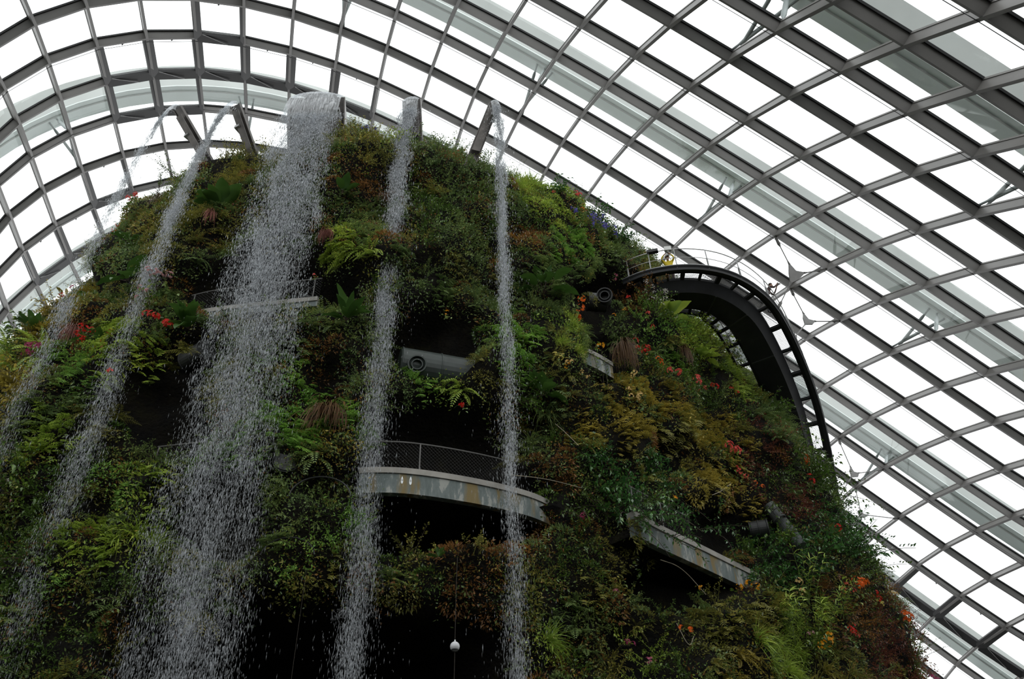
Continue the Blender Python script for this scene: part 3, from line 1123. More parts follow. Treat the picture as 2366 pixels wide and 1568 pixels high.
OCT_F = np.array([(0, 1, 3), (1, 2, 3), (2, 0, 3), (1, 0, 4), (2, 1, 4), (0, 2, 4)])
for k, (lab, nd, wlow) in enumerate(WF):
    s = STREAM[k]
    rg = np.random.default_rng(100 + k)
    root = tag(empty('waterfall', tuple(s['tip'])), lab, 'waterfall', 'waterfalls pouring from the summit spouts')
    o = s['tip']
    # smooth tongue leaving the lip
    nc = 52 if k == 2 else (22 if k == 3 else 14)
    nl = 34
    maxd = {0: 1.5, 1: 1.2, 2: 3.3, 3: 2.0, 4: 1.0}[k]
    V, UVs, F = [], [], []
    lens = []
    ph = 10.0 * k
    for c in range(nc + 1):
        u = c / nc * 2 - 1
        lens.append(maxd * (.8 + .55 * abs(noise.noise(Vector((c * .2, ph, 0)))) + .05 * rg.random()))
    for j in range(nl + 1):
        f = j / nl
        for c in range(nc + 1):
            u = c / nc * 2 - 1
            dr = lens[c] * f * f
            rip = .035 * noise.noise(Vector((u * 2.0 * s['hw'] * 2, dr * 9.0, ph))) * min(1, dr * 2.0) + .012 * noise.noise(Vector((u * 26 * s['hw'], dr * .6, ph)))
            edge = .05 * (u ** 4) * -1
            bow = (.13 if k == 2 else .07) * (1 - u * u) * math.exp(-dr / 2.5)
            V.append(stream_pt(s, dr, u * s['hw'] * (.985 + .02 * dr), rip + edge + .02 + bow) - o + np.array([0, 0, bow]))
            UVs.append(((c / nc) * s['hw'], dr / maxd))
    for j in range(nl):
        for c in range(nc):
            F.append((j * (nc + 1) + c, j * (nc + 1) + c + 1, (j + 1) * (nc + 1) + c + 1, (j + 1) * (nc + 1) + c))
    mesh_obj('water_sheet', V, F, MAT['sheet'], root, True, UVs)
    # broken water: drops and torn strands, gathered in pulses
    Hmax = s['tip'][2] - .4
    npulse = int(nd / 190)
    pd = maxd * .8 + (Hmax - maxd * .8) * rg.random(npulse) ** 1.5
    plat = np.clip(rg.normal(0, .5, npulse), -1.1, 1.1)
    inp = rg.random(nd) < .72
    q = rg.integers(0, npulse, nd)
    dr = np.where(inp, pd[q] + rg.normal(0, 1, nd) * (.2 + .016 * pd[q]), maxd * .7 + (Hmax - maxd * .7) * rg.random(nd) ** 1.15)
    lone = rg.uniform(-1.05, 1.05, nd) + rg.normal(0, .1, nd) if k == 2 else rg.normal(0, .5, nd)
    lt = np.where(inp, plat[q] + rg.normal(0, 1, nd) * (.09 if k == 2 else .2), lone)
    early = maxd * (.4 + 1.5 * rg.random(nd) ** 2)
    dr = np.minimum(np.where(dr > maxd * .4, dr, early), Hmax)
    f = np.minimum(1, dr / 26.0)
    half = s['hw'] * (1 + .2 * f) if k == 2 else s['hw'] * (1 - f) + max(s['hw'], wlow * .66) * f
    ll = lt * half + np.where(rg.random(nd) < .09, rg.normal(0, 1, nd) * (.3 + .3 * f), 0)
    thick = rg.normal(0, 1, nd) * (.03 + .28 * f)

    def pts_at(d_):
        sx = .28 * (1 - np.exp(-2.4 * np.sqrt(d_))) + (s['reach'] - .28) * (1 - np.exp(-(d_ / 6.0) ** .85))
        return s['h'][None] * (sx + thick)[:, None] + s['sd'][None] * ll[:, None] - np.array([[0, 0, 1.0]]) * d_[:, None]
    p = pts_at(dr)
    d = pts_at(dr + .3) - p
    d /= np.linalg.norm(d, axis=1)[:, None]
    big = rg.random(nd) ** 1.6
    isb = rg.random(nd) < (.40 - .30 * f)
    ln = np.where(isb, (.07 + .10 * big), (.045 + .07 * rg.random(nd)) * (1 + .15 * f))[:, None]
    wd = np.where(isb, .008 + .010 * big, np.where(k in (0, 1), .85, 1.0) * (.0042 + .003 * rg.random(nd)))[:, None] * (1 - .25 * f)[:, None]
    ism = rg.random(nd) < .45
    ln[ism] = (.02 + .035 * rg.random(int(ism.sum())))[:, None]
    wd[ism] = (.0038 + .0032 * rg.random(int(ism.sum())))[:, None]
    a = np.cross(d, [1.0, .2, 0])
    a /= np.linalg.norm(a, axis=1)[:, None]
    b = np.cross(d, a)
    Vall = np.stack([p + a * wd, p - a * wd * .5 + b * wd * .87, p - a * wd * .5 - b * wd * .87, p - d * ln * .7, p + d * ln], 1).reshape(-1, 3)
    Fa = (np.arange(nd)[:, None, None] * 5 + OCT_F[None]).reshape(-1, 3)
    sp = mesh_obj('spray', Vall, Fa, MAT['water'], root)
    tag(sp, kind='stuff')

# ------------------------------------------------------------------ the black walkway hung off the right flank
WPX = [(1440, 650), (1480, 632), (1520, 622), (1570, 615), (1630, 616), (1690, 630), (1745, 660), (1790, 702), (1828, 770), (1860, 842), (1888, 920), (1908, 1000), (1924, 1080), (1936, 1160), (1942, 1215), (1944, 1270), (1944, 1330)]
zt = np.interp(range(len(WPX)), [0, 4, 7, 14, 16], [29.6, 29.4, 28.6, 24.3, 23.2])
WP = [at_height(x, y, z) for (x, y), z in zip(WPX, zt)]
WP = resample(smooth_line(WP, 2), .45)
root = tag(empty('skywalk', tuple(WP[len(WP) // 2])), 'black steel skywalk curving out from the mountain towards the roof, with lattice edges', 'walkway')
o = np.array(root.location)
Q = [p - o for p in WP]
S = []
for i in range(len(Q)):
    d = Q[min(i + 1, len(Q) - 1)] - Q[max(i - 1, 0)]
    s = np.array([d[1], -d[0], 0.0])
    s /= np.linalg.norm(s)
    if i == 0 and s[1] > 0:
        s = -s
    if i and s @ S[-1] < 0:
        s = -s
    S.append(s)           # S points away from the mountain
if S[0][1] > 0:
    S = [-s for s in S]
U = [np.array([0, 0, 1.0])] * len(Q)
OG, TW, IG = .85, 1.5, .5
m = MB()
m.sweep(Q, S, U, [(-.27, -.16), (-.1, -.24), (.06, -.24), (.06, -.10), (.12, -.02), (.12, .02), (-.27, .02)])
m.build('outer_beam', MAT['steel_black'], root)
m = MB()
m.sweep(Q, S, U, [(-.12, .02), (.10, .02), (.10, .07), (-.12, .07)])
m.build('kerb', MAT['steel_grey'], root)
m = MB()
m.sweep(Q, S, U, [(-OG + .14, -.15), (-OG - .2, -.62), (-OG - TW + .2, -.62), (-OG - TW, -.15), (-OG - TW, 0), (-OG + .14, 0)])
m.build('soffit_trough', MAT['steel_black'], root)
for k in range(6, len(Q) - 1, 7):
    s, p = S[k], Q[k]
    d = unit(Q[k + 1] - Q[k])
    m = MB()
    m.box(p + s * (-OG - TW / 2) + np.array([0, 0, -.63]), s * (TW / 2 - .2), d * .03, np.array([0, 0, .02]))
    m.build('soffit_joint', MAT['drum_dark'], root)
m = MB()
m.sweep(Q, S, U, [(-OG - TW - IG - .12, -.2), (-OG - TW - IG, -.2), (-OG - TW - IG, .05), (-OG - TW - IG - .12, .05)])
m.build('inner_beam', MAT['steel_black'], root)
# open grating over the side strips: bars across and along
for nm, lo, hi, nb in (('outer_grating', -OG, -.1, 12), ('inner_grating', -OG - TW - IG, -OG - TW, 8)):
    m = MB()
    for j in range(nb + 1):
        x = lo + (hi - lo) * j / nb
        m.sweep(Q, S, U, [(x - .003, -.02), (x + .003, -.02), (x + .003, .0), (x - .003, .0)])
    for i in range(len(Q) - 1):
        for f in np.arange(0, 1, .17):
            p = Q[i] * (1 - f) + Q[i + 1] * f
            s = unit(S[i] * (1 - f) + S[i + 1] * f)
            d = np.array([-s[1], s[0], 0])
            m.box(p + s * (lo + hi) / 2 + np.array([0, 0, -.01]), s * (hi - lo) / 2, d * .003, np.array([0, 0, .01]))
    m.build(nm, MAT['steel_black'], root)
for k in range(2, len(Q) - 1, 3):
    s, p = S[k], Q[k]
    d = unit(Q[k + 1] - Q[k])
    m = MB()
    m.box(p + s * (-OG / 2) + np.array([0, 0, -.09]), s * (OG / 2), d * (.05 if k % 2 else .09), np.array([0, 0, .06]))
    m.build('cross_arm', MAT['steel_black'], root)
    m = MB()
    m.box(p + s * (-OG - TW - IG / 2) + np.array([0, 0, -.09]), s * (IG / 2 + .05), d * .05, np.array([0, 0, .06]))
    m.build('cross_arm', MAT['steel_black'], root)
# rails
m = MB()
m.tube([p + s * .04 + np.array([0, 0, 1.12]) for p, s in zip(Q, S)], .026, 6)
hr_ = m.build('handrail', MAT['stainless'], root)
m = MB()
m.tube([p + s * .04 + np.array([0, 0, .56]) for p, s in zip(Q, S)], .017, 6)
m.build('mid_rail', MAT['stainless'], root)
m = MB()
m.tube([p + s * (-OG - TW - IG) + np.array([0, 0, 1.12]) for p, s in zip(Q, S)], .026, 6)
m.build('handrail', MAT['stainless'], root)
for k in range(3, len(Q) - 1, 5):
    p, s = Q[k] + S[k] * .05, S[k]
    d = unit(Q[k + 1] - Q[k])
    m = MB()
    m.tube([p + np.array([0, 0, -.1]), p + np.array([0, 0, 1.12])], .026, 6)
    m.box(p + np.array([0, 0, .26]), s * .05, d * .02, np.array([0, 0, .3]))
    m.build('rail_post', MAT['steel_grey'], hr_)


def on_walk(px, back, dz=0.0):
    """world point on the deck beneath picture column px"""
    best = min(range(4, len(Q) - 1), key=lambda i: abs(project(Q[i] + o)[0] - px))
    return Q[best] + o - S[best] * back + np.array([0, 0, dz]), S[best], unit(Q[best + 1] - Q[best])


for (x, mat, nm, lab, sz) in ((1512, 'frame', 'floodlight', 'small black floodlight clipped to the skywalk handrail', (.26, .09, .08)), (1545, 'pale_plastic', 'control_box', 'small pale box on the skywalk handrail above the yellow-shirted person', (.16, .07, .12))):
    p, s, d = on_walk(x, -.05, 1.16)
    m = MB()
    m.box((0, 0, 0), d * sz[0], s * sz[1], np.array([0, 0, sz[2]]))
    m.box(np.array([0, 0, -sz[2]]) - s * .02, d * .03, s * .03, np.array([0, 0, .06]))
    ob = m.build(nm, MAT[mat])
    ob.location = tuple(p)
    tag(ob, lab, 'light' if nm == 'floodlight' else 'box')

# three-armed tie plates between walkway and roof grid
YP = [((1836, 634), (-4, 3), (-4, 4), (1797, 704), 'uppermost grey tie plate with three arms beside the skywalk bend'), ((1866, 742), (-5, 4), (-5, 5), (1838, 776), 'second grey tie plate from the top, right of the skywalk'),
      ((1972, 1094), (-8, 7), (-8, 8), (1930, 1145), 'third grey tie plate from the top, below the skywalk\'s far end'), ((1990, 1188), (-9, 8), (-9, 9), (1944, 1232), 'lowest grey tie plate with three arms above the leafy shrub')]
for (px, n1, n2, wpx, lab) in YP:
    q1, q2 = GR[n1][0], GR[n2][0]
    i = min(range(len(WP)), key=lambda j: np.hypot(*(project(WP[j]) - np.array(wpx))))
    q3 = WP[i] - np.array([0, 0, .1])
    dm = np.hypot(*((q1 + q2)[:2] / 2 - EYE[:2])) * .62 + np.hypot(*(q3[:2] - EYE[:2])) * .38
    c = at_dist(px[0], px[1], dm)
    root2 = tag(empty('tie_plate', tuple(c)), lab, 'bracket', 'three-armed tie plates between skywalk and roof')
    e1, e2, e3 = unit(q1 - c), unit(q2 - c), unit(q3 - c)
    nn = unit(np.cross(e1, e2))
    m = MB()
    r = .74
    V = []
    for sg in (-1, 1):
        for a, b in ((e1, e2), (e2, e3), (e3, e1)):
            V += [a * r + nn * .03 * sg, unit(a + b) * .30 + nn * .03 * sg]
    m.add(V, [(0, 1, 2, 3, 4, 5), (11, 10, 9, 8, 7, 6)] + [(k, (k + 1) % 6, 6 + (k + 1) % 6, 6 + k) for k in range(6)])
    m.build('plate', MAT['tie'], root2)
    for e, q in ((e1, q1), (e2, q2), (e3, q3)):
        m = MB()
        m.tube([e * (r - .1), e * r * 1.2, (q - c) - e * .7, (q - c) - e * .5, q - c], [.06, .028, .028, .09, .06], 6)
        m.build('tie_rod', MAT['tie'], root2)

# ------------------------------------------------------------------ people on the walkway


def person(loc, face, pose, label, shirt, trousers, hair_long=False):
    """one skinned body; face = ground direction it looks along"""
    f = unit([face[0], face[1], 0])
    r = np.array([f[1], -f[0], 0.0])
    J, E, Rd = [], [], []

    def j(x, y, z, rad, par=None):
        J.append(r * x + f * y + np.array([0, 0, z]))
        Rd.append(rad)
        if par is not None:
            E.append((par, len(J) - 1))
        return len(J) - 1
    lean = .22 if pose == 'lean' else .03
    pel = j(0, 0, .92, .145)
    bel = j(0, .02 + lean * .3, 1.08, .14, pel)
    chest = j(0, .02 + lean, 1.28, .155, bel)
    neckb = j(0, .01 + lean * 1.3, 1.43, .075, chest)
    neck = j(0, .03 + lean * 1.4, 1.49, .052, neckb)
    hd0 = j(0, .05 + lean * 1.5, 1.56, .085, neck)
    hd1 = j(0, .05 + lean * 1.5, 1.66, .092, hd0)
    j(0, .04 + lean * 1.5, 1.73, .06, hd1)
    j(0, .15 + lean * 1.5, 1.59, .02, hd0)
    hands = []
    for s in (-1, 1):
        sh = j(s * .18, .0 + lean * 1.2, 1.40, .068, chest)
        if pose == 'photo_up':
            el = j(s * .29, .20, 1.46, .05, sh)
            mid = j(s * .25, .26, 1.56, .042, el)
            wr = j(s * .13, .32, 1.66, .032, mid)
            ha = j(s * .07, .33, 1.70, .038, wr)
            hdir = (r * (-s) * .5 + np.array([0, 0, .8]))
        else:
            el = j(s * .27, .24 + lean, 1.25, .05, sh)
            mid = j(s * .20, .36 + lean, 1.42, .042, el)
            wr = j(s * .09, .44 + lean, 1.58, .032, mid)
            ha = j(s * .05, .46 + lean, 1.63, .038, wr)
            hdir = (r * (-s) * .5 + f * .5 + np.array([0, 0, .5]))
        for q in range(4):
            off = (q - 1.5) * .019
            k0 = j(0, 0, 0, .0105, ha)
            J[k0] = J[ha] + unit(hdir) * .05 + f * off
            k1 = j(0, 0, 0, .009, k0)
            J[k1] = J[ha] + unit(hdir) * .085 + f * off - r * s * .015
        k0 = j(0, 0, 0, .011, ha)
        J[k0] = J[ha] - f * .05 + np.array([0, 0, .02])
        hands.append(J[ha])
        hp = j(s * .095, 0, .84, .095, pel)
        kn = j(s * .11, .03, .48, .062, hp)
        cf = j(s * .11, 0, .33, .058, kn)
        an = j(s * .11, -.03, .09, .04, cf)
        j(s * .12, .12, .035, .034, an)
    me = bpy.data.meshes.new('person')
    me.from_pydata([tuple(p) for p in J], E, [])
    ob = bpy.data.objects.new('person', me)
    COL.objects.link(ob)
    sk = ob.modifiers.new('skin', 'SKIN')
    sk.use_smooth_shade = True
    if not me.skin_vertices:
        bpy.context.view_layer.objects.active = ob
        me.skin_vertices.new()
    for v, rad in zip(me.skin_vertices[0].data, Rd):
        v.radius = (rad, rad)
    me.skin_vertices[0].data[0].use_root = True
    sb = ob.modifiers.new('sub', 'SUBSURF')
    sb.levels = sb.render_levels = 1
    bpy.context.view_layer.update()
    dg = bpy.context.evaluated_depsgraph_get()
    m2 = bpy.data.meshes.new_from_object(ob.evaluated_get(dg))
    ob.modifiers.clear()
    ob.data = m2
    m2.materials.clear()
    for q in (MAT['skin'], shirt, trousers):
        m2.materials.append(q)
    for p in m2.polygons:
        c = np.array(p.center)
        hd = min(np.linalg.norm(c - h_) for h_ in hands)
        if c[2] < .95:
            p.material_index = 2 if c[2] > .09 else 2
        elif hd < .12 or (c[2] > 1.47 and np.linalg.norm((c - J[hd1])[:2]) < .14):
            p.material_index = 0
        else:
            p.material_index = 1
        p.use_smooth = True
    ob.location = tuple(loc)
    tag(ob, label, 'person')
    # hair cap
    m = MB()
    hc = J[hd1]
    V, F = [], []
    for a in range(7):
        for b in range(13):
            ph, th_ = a / 6 * 1.75, b / 12 * 2 * PI
            fr = math.cos(th_)
            cut = 1 - .38 * max(0, fr) if a > 3 else 1
            rr = .108
            V.append(hc + np.array([0, 0, .005]) + rr * (np.array([0, 0, 1.0]) * math.cos(ph * cut) + (f * fr + r * math.sin(th_)) * math.sin(ph * cut)))
    for a in range(6):
        for b in range(12):
            F.append((a * 13 + b, a * 13 + b + 1, (a + 1) * 13 + b + 1, (a + 1) * 13 + b))
    m.add(V, F)
    m.build('hair', MAT['hair'], ob, True)
    return J, hands, ob, f, r


p, s, d = on_walk(1549, 1.12, 0.03)
J, hands, ob, f, r = person(p, s, 'photo_up', 'person in a yellow top on the skywalk with both arms raised to the face', MAT['yellow'], MAT['maroon'])
m = MB()
cc = (hands[0] + hands[1]) / 2
m.box((0, 0, 0), r * .075, f * .008, np.array([0, 0, .04]))
ph = m.build('phone', MAT['frame'])
ph.location = tuple(p + cc + np.array([0, 0, .03]) + f * .03)
tag(ph, 'dark phone held up by the yellow-shirted person', 'phone')
p, s, d = on_walk(1790, .34, 0)
J, hands, ob, f, r = person(p, unit(s + d * .6), 'lean', 'person in a brown top leaning over the skywalk rail at its bend with a camera', MAT['maroon'], MAT['trousers'])
m = MB()
cc = (hands[0] + hands[1]) / 2
m.box((0, 0, 0), r * .07, f * .035, np.array([0, 0, .045]))
m.lathe((0, 0, 0), f, [(.034, .03), (.034, .12), (.028, .12), (.026, .1), (0, .1)], 14)
ph = m.build('handheld_camera', MAT['frame'])
ph.location = tuple(p + cc + np.array([0, 0, .03]) + f * .04)
tag(ph, 'black camera held by the person leaning over the skywalk rail', 'camera')

# ------------------------------------------------------------------ plants: one builder per kind
# every builder returns {part: (V, T)} in a local frame: x along the face, y out of the face, z up


class TB:
    def __init__(s):
        s.V, s.T = [], []

    def tri(s, *pts):
        o = len(s.V)
        s.V += pts
        s.T += [(o, o + i, o + i + 1) for i in range(1, len(pts) - 1)]

    def leaf(s, p, d, side, ln, wd, droop=0.0, fold=.25):
        """pointed leaf folded along its midrib"""
        up = np.cross(side, d)
        tip = p + d * ln - np.array([0, 0, droop * ln])
        mid = p + d * ln * .5 + np.array([0, 0, -.1 * droop * ln])
        a, b = mid + side * wd + up * wd * fold, mid - side * wd + up * wd * fold
        o = len(s.V)
        s.V += [p, a, tip, b, mid]
        s.T += [(o, o + 1, o + 4), (o + 4, o + 1, o + 2), (o, o + 4, o + 3), (o + 4, o + 2, o + 3)]

    def diamond(s, p, d, side, ln, wd):
        o = len(s.V)
        m = p + d * ln * .45
        s.V += [p, m + side * wd, p + d * ln, m - side * wd]
        s.T += [(o, o + 1, o + 2), (o, o + 2, o + 3)]

    def strip(s, pts, wds, side):
        o = len(s.V)
        for p, w_ in zip(pts, wds):
            s.V += [p + side * w_, p - side * w_]
        for i in range(len(pts) - 1):
            k = o + 2 * i
            s.T += [(k, k + 1, k + 3), (k, k + 3, k + 2)]

    def stem(s, pts, r):
        o = len(s.V)
        n = 3
        for i, p in enumerate(pts):
            d = unit(pts[min(i + 1, len(pts) - 1)] - pts[max(i - 1, 0)])
            a = np.cross(d, [.3, .2, 1.0])
            a /= np.linalg.norm(a) + 1e-9
            b = np.cross(d, a)
            for k in range(n):
                t = 2 * PI * k / n
                rr = r * (1 - .6 * i / len(pts))
                s.V.append(p + (a * math.cos(t) + b * math.sin(t)) * rr)
        for i in range(len(pts) - 1):
            for k in range(n):
                q, w_ = o + i * n + k, o + i * n + (k + 1) % n
                s.T += [(q, w_, w_ + n), (q, w_ + n, q + n)]

    def get(s):
        return np.array(s.V, np.float32), np.array(s.T, np.int32)


def v3(*a):
    return np.array(a, float)


def curve(p, d, ln, n, grav):
    """points of a stalk that starts along d and sinks under its weight"""
    P = [p.copy()]
    d = unit(d)
    for i in range(n):
        d = unit(d + v3(0, 0, -grav / n))
        p = p + d * (ln / n)
        P.append(p)
    return P


def g_fern(rg, fronds=13, n=11, ln=.75):
    tb = TB()
    for i in range(fronds):
        az = rg.uniform(-1.45, 1.45)
        el = rg.uniform(-.2, 1.1)
        d = v3(math.sin(az) * math.cos(el), math.cos(az) * math.cos(el) + .15, math.sin(el))
        L = ln * rg.uniform(.65, 1.2)
        P = curve(v3(rg.normal(0, .06), 0, rg.normal(0, .06)), d, L, n, rg.uniform(1.0, 2.0))
        for k in range(1, n):
            t = unit(P[k + 1] - P[k])
            s = np.cross(t, [0, 0, 1.0])
            s = unit(s) if np.linalg.norm(s) > .05 else v3(1, 0, 0)
            w_ = .15 * L * math.sin(PI * (k / n) ** .7) + .02
            for sg in (-1, 1):
                tb.diamond(P[k], unit(s * sg + t * .35 - v3(0, 0, .25)), t, w_, .022 * L / .75)
        tb.strip([P[0], P[n // 2], P[n]], [.006, .005, .002], v3(0, 0, 1))
    return {'': tb.get()}


def g_feather(rg, sprays=15, ln=.42):
    """layered flat sprays of a spikemoss or maidenhair, stacked like shingles"""
    tb = TB()
    for i in range(sprays):
        az = rg.uniform(-1.25, 1.25)
        p = v3(rg.normal(0, .2), rg.uniform(0, .1), rg.normal(0, .24))
        d = unit(v3(math.sin(az), math.cos(az) * .9 + .2, rg.uniform(.1, .6)))
        L = ln * rg.uniform(.7, 1.25)
        P = curve(p, d, L, 5, rg.uniform(1.1, 2.1))
        for k in range(1, 6):
            t = unit(P[k] - P[k - 1])
            s = np.cross(t, [0, 0, 1.0])
            s = unit(s) if np.linalg.norm(s) > .05 else v3(1, 0, 0)
            w_ = L * .5 * (1 - .72 * (k - 1) / 5) * rg.uniform(.8, 1.1)
            for sg in (-1, 1):
                dd = unit(s * sg + t * .7 - v3(0, 0, .2))
                for q in range(4):
                    b = P[k - 1] + dd * w_ * (.12 + .22 * q)
                    for s2 in (-1, 1):
                        d2 = unit(dd * .8 + np.cross(dd, np.cross(s, t)) * s2 * .9 - v3(0, 0, .12))
                        tb.diamond(b, d2, unit(np.cross(d2, [.1, .2, 1])), w_ * .30 * (1 - .13 * q), .02)
    return {'': tb.get()}


def g_moss(rg, n=190):
    tb = TB()
    for i in range(n):
        a, e = rg.uniform(-PI / 2, PI / 2), rg.uniform(-.9, 1.3)
        dr = v3(math.sin(a) * math.cos(e), math.cos(a) * math.cos(e), math.sin(e))
        p = dr * v3(.42, .24, .40) * rg.uniform(.75, 1.0)
        d = unit(dr + rg.normal(0, .5, 3) + v3(0, .2, -.25))
        tb.diamond(p, d, unit(np.cross(d, rg.normal(0, 1, 3))), rg.uniform(.07, .15), rg.uniform(.012, .026))
    return {'': tb.get()}


def g_shrub(rg, stems=8, n=20, leaf=.085, ln=.8, spread=1.25, elo=-.25, ehi=1.25, grav=.9):
    fo, st = TB(), TB()
    for i in range(stems):
        az = rg.uniform(-spread, spread)
        el = rg.uniform(elo, ehi)
        d = v3(math.sin(az) * math.cos(el), math.cos(az) * math.cos(el) + .2, math.sin(el))
        P = curve(v3(rg.normal(0, .1), 0, rg.normal(0, .1)), d, ln * rg.uniform(.6, 1.25), 6, rg.uniform(.2, grav))
        st.stem(P, .012)
        for k in range(n):
            f = .25 + .75 * k / n
            x = f * 6
            i0 = min(5, int(x))
            p = P[i0] + (P[i0 + 1] - P[i0]) * (x - i0)
            t = unit(P[i0 + 1] - P[i0])
            r = unit(np.cross(t, rg.normal(0, 1, 3)))
            dd = unit(r + t * .5 + v3(0, .15, .05))
            l_ = leaf * rg.uniform(.7, 1.25)
            sd = unit(np.cross(dd, v3(*rg.normal(0, .35, 2), 1)))
            fo.leaf(p + r * .02, dd, sd, l_, l_ * .24, rg.uniform(.0, .5))
    return {'foliage': fo.get(), 'stem': st.get()}


def g_bigleaf(rg, n=9, ln=.75, wd=.16, petiole=.25, up=.5):
    """rosette of broad blades on stalks"""
    fo, st = TB(), TB()
    for i in range(n):
        az = (i + rg.uniform(-.3, .3)) / n * 2 * 1.5 - 1.5
        el = rg.uniform(-.1, .9) + up * .75
        d = unit(v3(math.sin(az) * math.cos(el), math.cos(az) * math.cos(el) * .8 + .1, math.sin(el)))
        P0 = curve(v3(0, 0, 0), d, petiole * rg.uniform(.7, 1.3), 3, .3)
        st.stem(P0, .014)
        L = ln * rg.uniform(.7, 1.2)
        P = curve(P0[-1], unit(P0[-1] - P0[-2]), L, 7, rg.uniform(.4, 1.2))
        prof = [.25, .72, .95, 1.0, .92, .72, .42, .03]
        o = len(fo.V)
        for k, p in enumerate(P):
            t = unit(P[min(k + 1, 7)] - P[max(k - 1, 0)])
            s = np.cross(t, [0, 0, 1.0])
            s = unit(s) if np.linalg.norm(s) > .05 else v3(1, 0, 0)
            u = np.cross(s, t)
            w_ = wd * L / .75 * prof[k]
            wav = .018 * math.sin(k * 2.1 + i)
            fo.V += [p - s * w_ + u * (w_ * .35 + wav), p, p + s * w_ + u * (w_ * .35 - wav)]
        for k in range(7):
            q = o + 3 * k
            fo.T += [(q, q + 1, q + 4), (q, q + 4, q + 3), (q + 1, q + 2, q + 5), (q + 1, q + 5, q + 4)]
    return {'leaves': fo.get(), 'stalks': st.get()}


def g_hang(rg, n=110, ln=1.0, wid=.3):
    tb = TB()
    for i in range(n):
        p = v3(rg.normal(0, wid * .16), rg.uniform(.0, .2), rg.uniform(-.05, .12))
        d = unit(v3(rg.normal(0, 1.0) * wid * 2.2, rg.uniform(.1, .8), rg.uniform(-.2, .7)))
        P = curve(p, d, ln * rg.uniform(.35, 1.1), 6, rg.uniform(3.0, 6.5))
        tb.strip(P, [.007, .010, .010, .009, .008, .006, .002], v3(1, 0, 0))
    return {'': tb.get()}


def g_grass(rg, n=85, ln=.7, w_=.011):
    tb = TB()
    for i in range(n):
        az, el = rg.uniform(-1.4, 1.4), rg.uniform(.0, 1.45)
        d = v3(math.sin(az) * math.cos(el), math.cos(az) * math.cos(el) + .1, math.sin(el))
        P = curve(v3(rg.normal(0, .08), 0, rg.normal(0, .05)), d, ln * rg.uniform(.5, 1.2), 6, rg.uniform(1.0, 2.6))
        sd = unit(np.cross(unit(d), rg.normal(0, 1, 3)))
        tb.strip(P, [w_ * .7, w_, w_, w_ * .9, w_ * .7, w_ * .4, .001], sd)
    return {'': tb.get()}


def g_bamboo(rg, stems=6, ln=1.5):
    fo, st = TB(), TB()
    for i in range(stems):
        az = rg.uniform(-.7, .7)
        d = v3(math.sin(az) * .5, rg.uniform(.2, .6), 1)
        P = curve(v3(rg.normal(0, .15), 0, rg.normal(0, .05)), d, ln * rg.uniform(.6, 1.1), 8, .5)
        st.stem(P, .012)
        for k in range(1, 9):
            for sg in range(3):
                t = unit(P[k] - P[k - 1])
                r = unit(np.cross(t, rg.normal(0, 1, 3)))
                Q_ = curve(P[k], r + t * .8, rg.uniform(.25, .42), 4, 1.0)
                fo.strip(Q_, [.004, .016, .017, .011, .001], unit(np.cross(r, t)))
    return {'foliage': fo.get(), 'stem': st.get()}


def blossom(tb, c, d, r, petals=5):
    d = unit(d)
    a = unit(np.cross(d, [.31, .2, .9]))
    b = np.cross(d, a)
    t0 = RNG.uniform(0, 6)
    for k in range(petals):
        t = t0 + 2 * PI * k / petals
        e = a * math.cos(t) + b * math.sin(t)
        tb.diamond(c, unit(e + d * .45), np.cross(d, e), r, r * .36)


def g_flower(rg, heads=3, per=9, hr=.10, pr=.055, leaf=.11, spread=.25, leaves=26):
    """flower heads over a few leaves"""
    bl, lf, st = [], TB(), TB()
    for h in range(heads):
        hb_ = TB()
        c = v3(rg.uniform(-spread, spread), rg.uniform(.18, .34), rg.uniform(-spread * .7, spread * .7))
        if h == 0:
            c = v3(0, .3, 0)
        st.stem(curve(v3(0, 0, -.1), c + v3(0, 0, .1), np.linalg.norm(c), 3, .2)[:3] + [c], .008)
        for k in range(per):
            u = unit(rg.normal(0, 1, 3) + v3(0, .7, .3))
            blossom(hb_, c + u * hr, u, pr * rg.uniform(.8, 1.2))
        bl.append(hb_.get())
    for k in range(leaves):
        d = unit(v3(rg.normal(0, .8), rg.uniform(.2, 1), rg.normal(-.1, .6)))
        p = v3(rg.normal(0, spread * .7), rg.uniform(.05, .2), rg.normal(-.06, spread * .6))
        lf.leaf(p, d, unit(np.cross(d, v3(*rg.normal(0, .4, 2), 1))), leaf, leaf * .27, .3)
    return {'flower_head': bl, 'leaves': lf.get(), 'stem': st.get()}


def g_carpet(rg, n=46, leaf=.09):
    """plain low cover: small leaves of mixed lean"""
    tb = TB()
    for i in range(n):
        p = v3(rg.uniform(-.5, .5), rg.uniform(0, .16), rg.uniform(-.5, .5))
        d = unit(v3(rg.normal(0, .8), rg.uniform(.2, 1.0), rg.normal(-.25, .6)))
        l_ = leaf * rg.uniform(.6, 1.4)
        tb.diamond(p, d, unit(np.cross(d, rg.normal(0, .4, 3) + v3(0, .1, 1))), l_, l_ * .24)
    return {'': tb.get()}


GEN = {'fern': g_fern, 'feather': g_feather, 'moss': g_moss, 'shrub': g_shrub, 'grass': g_grass, 'carpet': g_carpet, 'hang': g_hang}


def ring(kind, cnt_, seed, **kw):
    return [GEN[kind](np.random.default_rng(seed + i), **kw) for i in range(cnt_)]


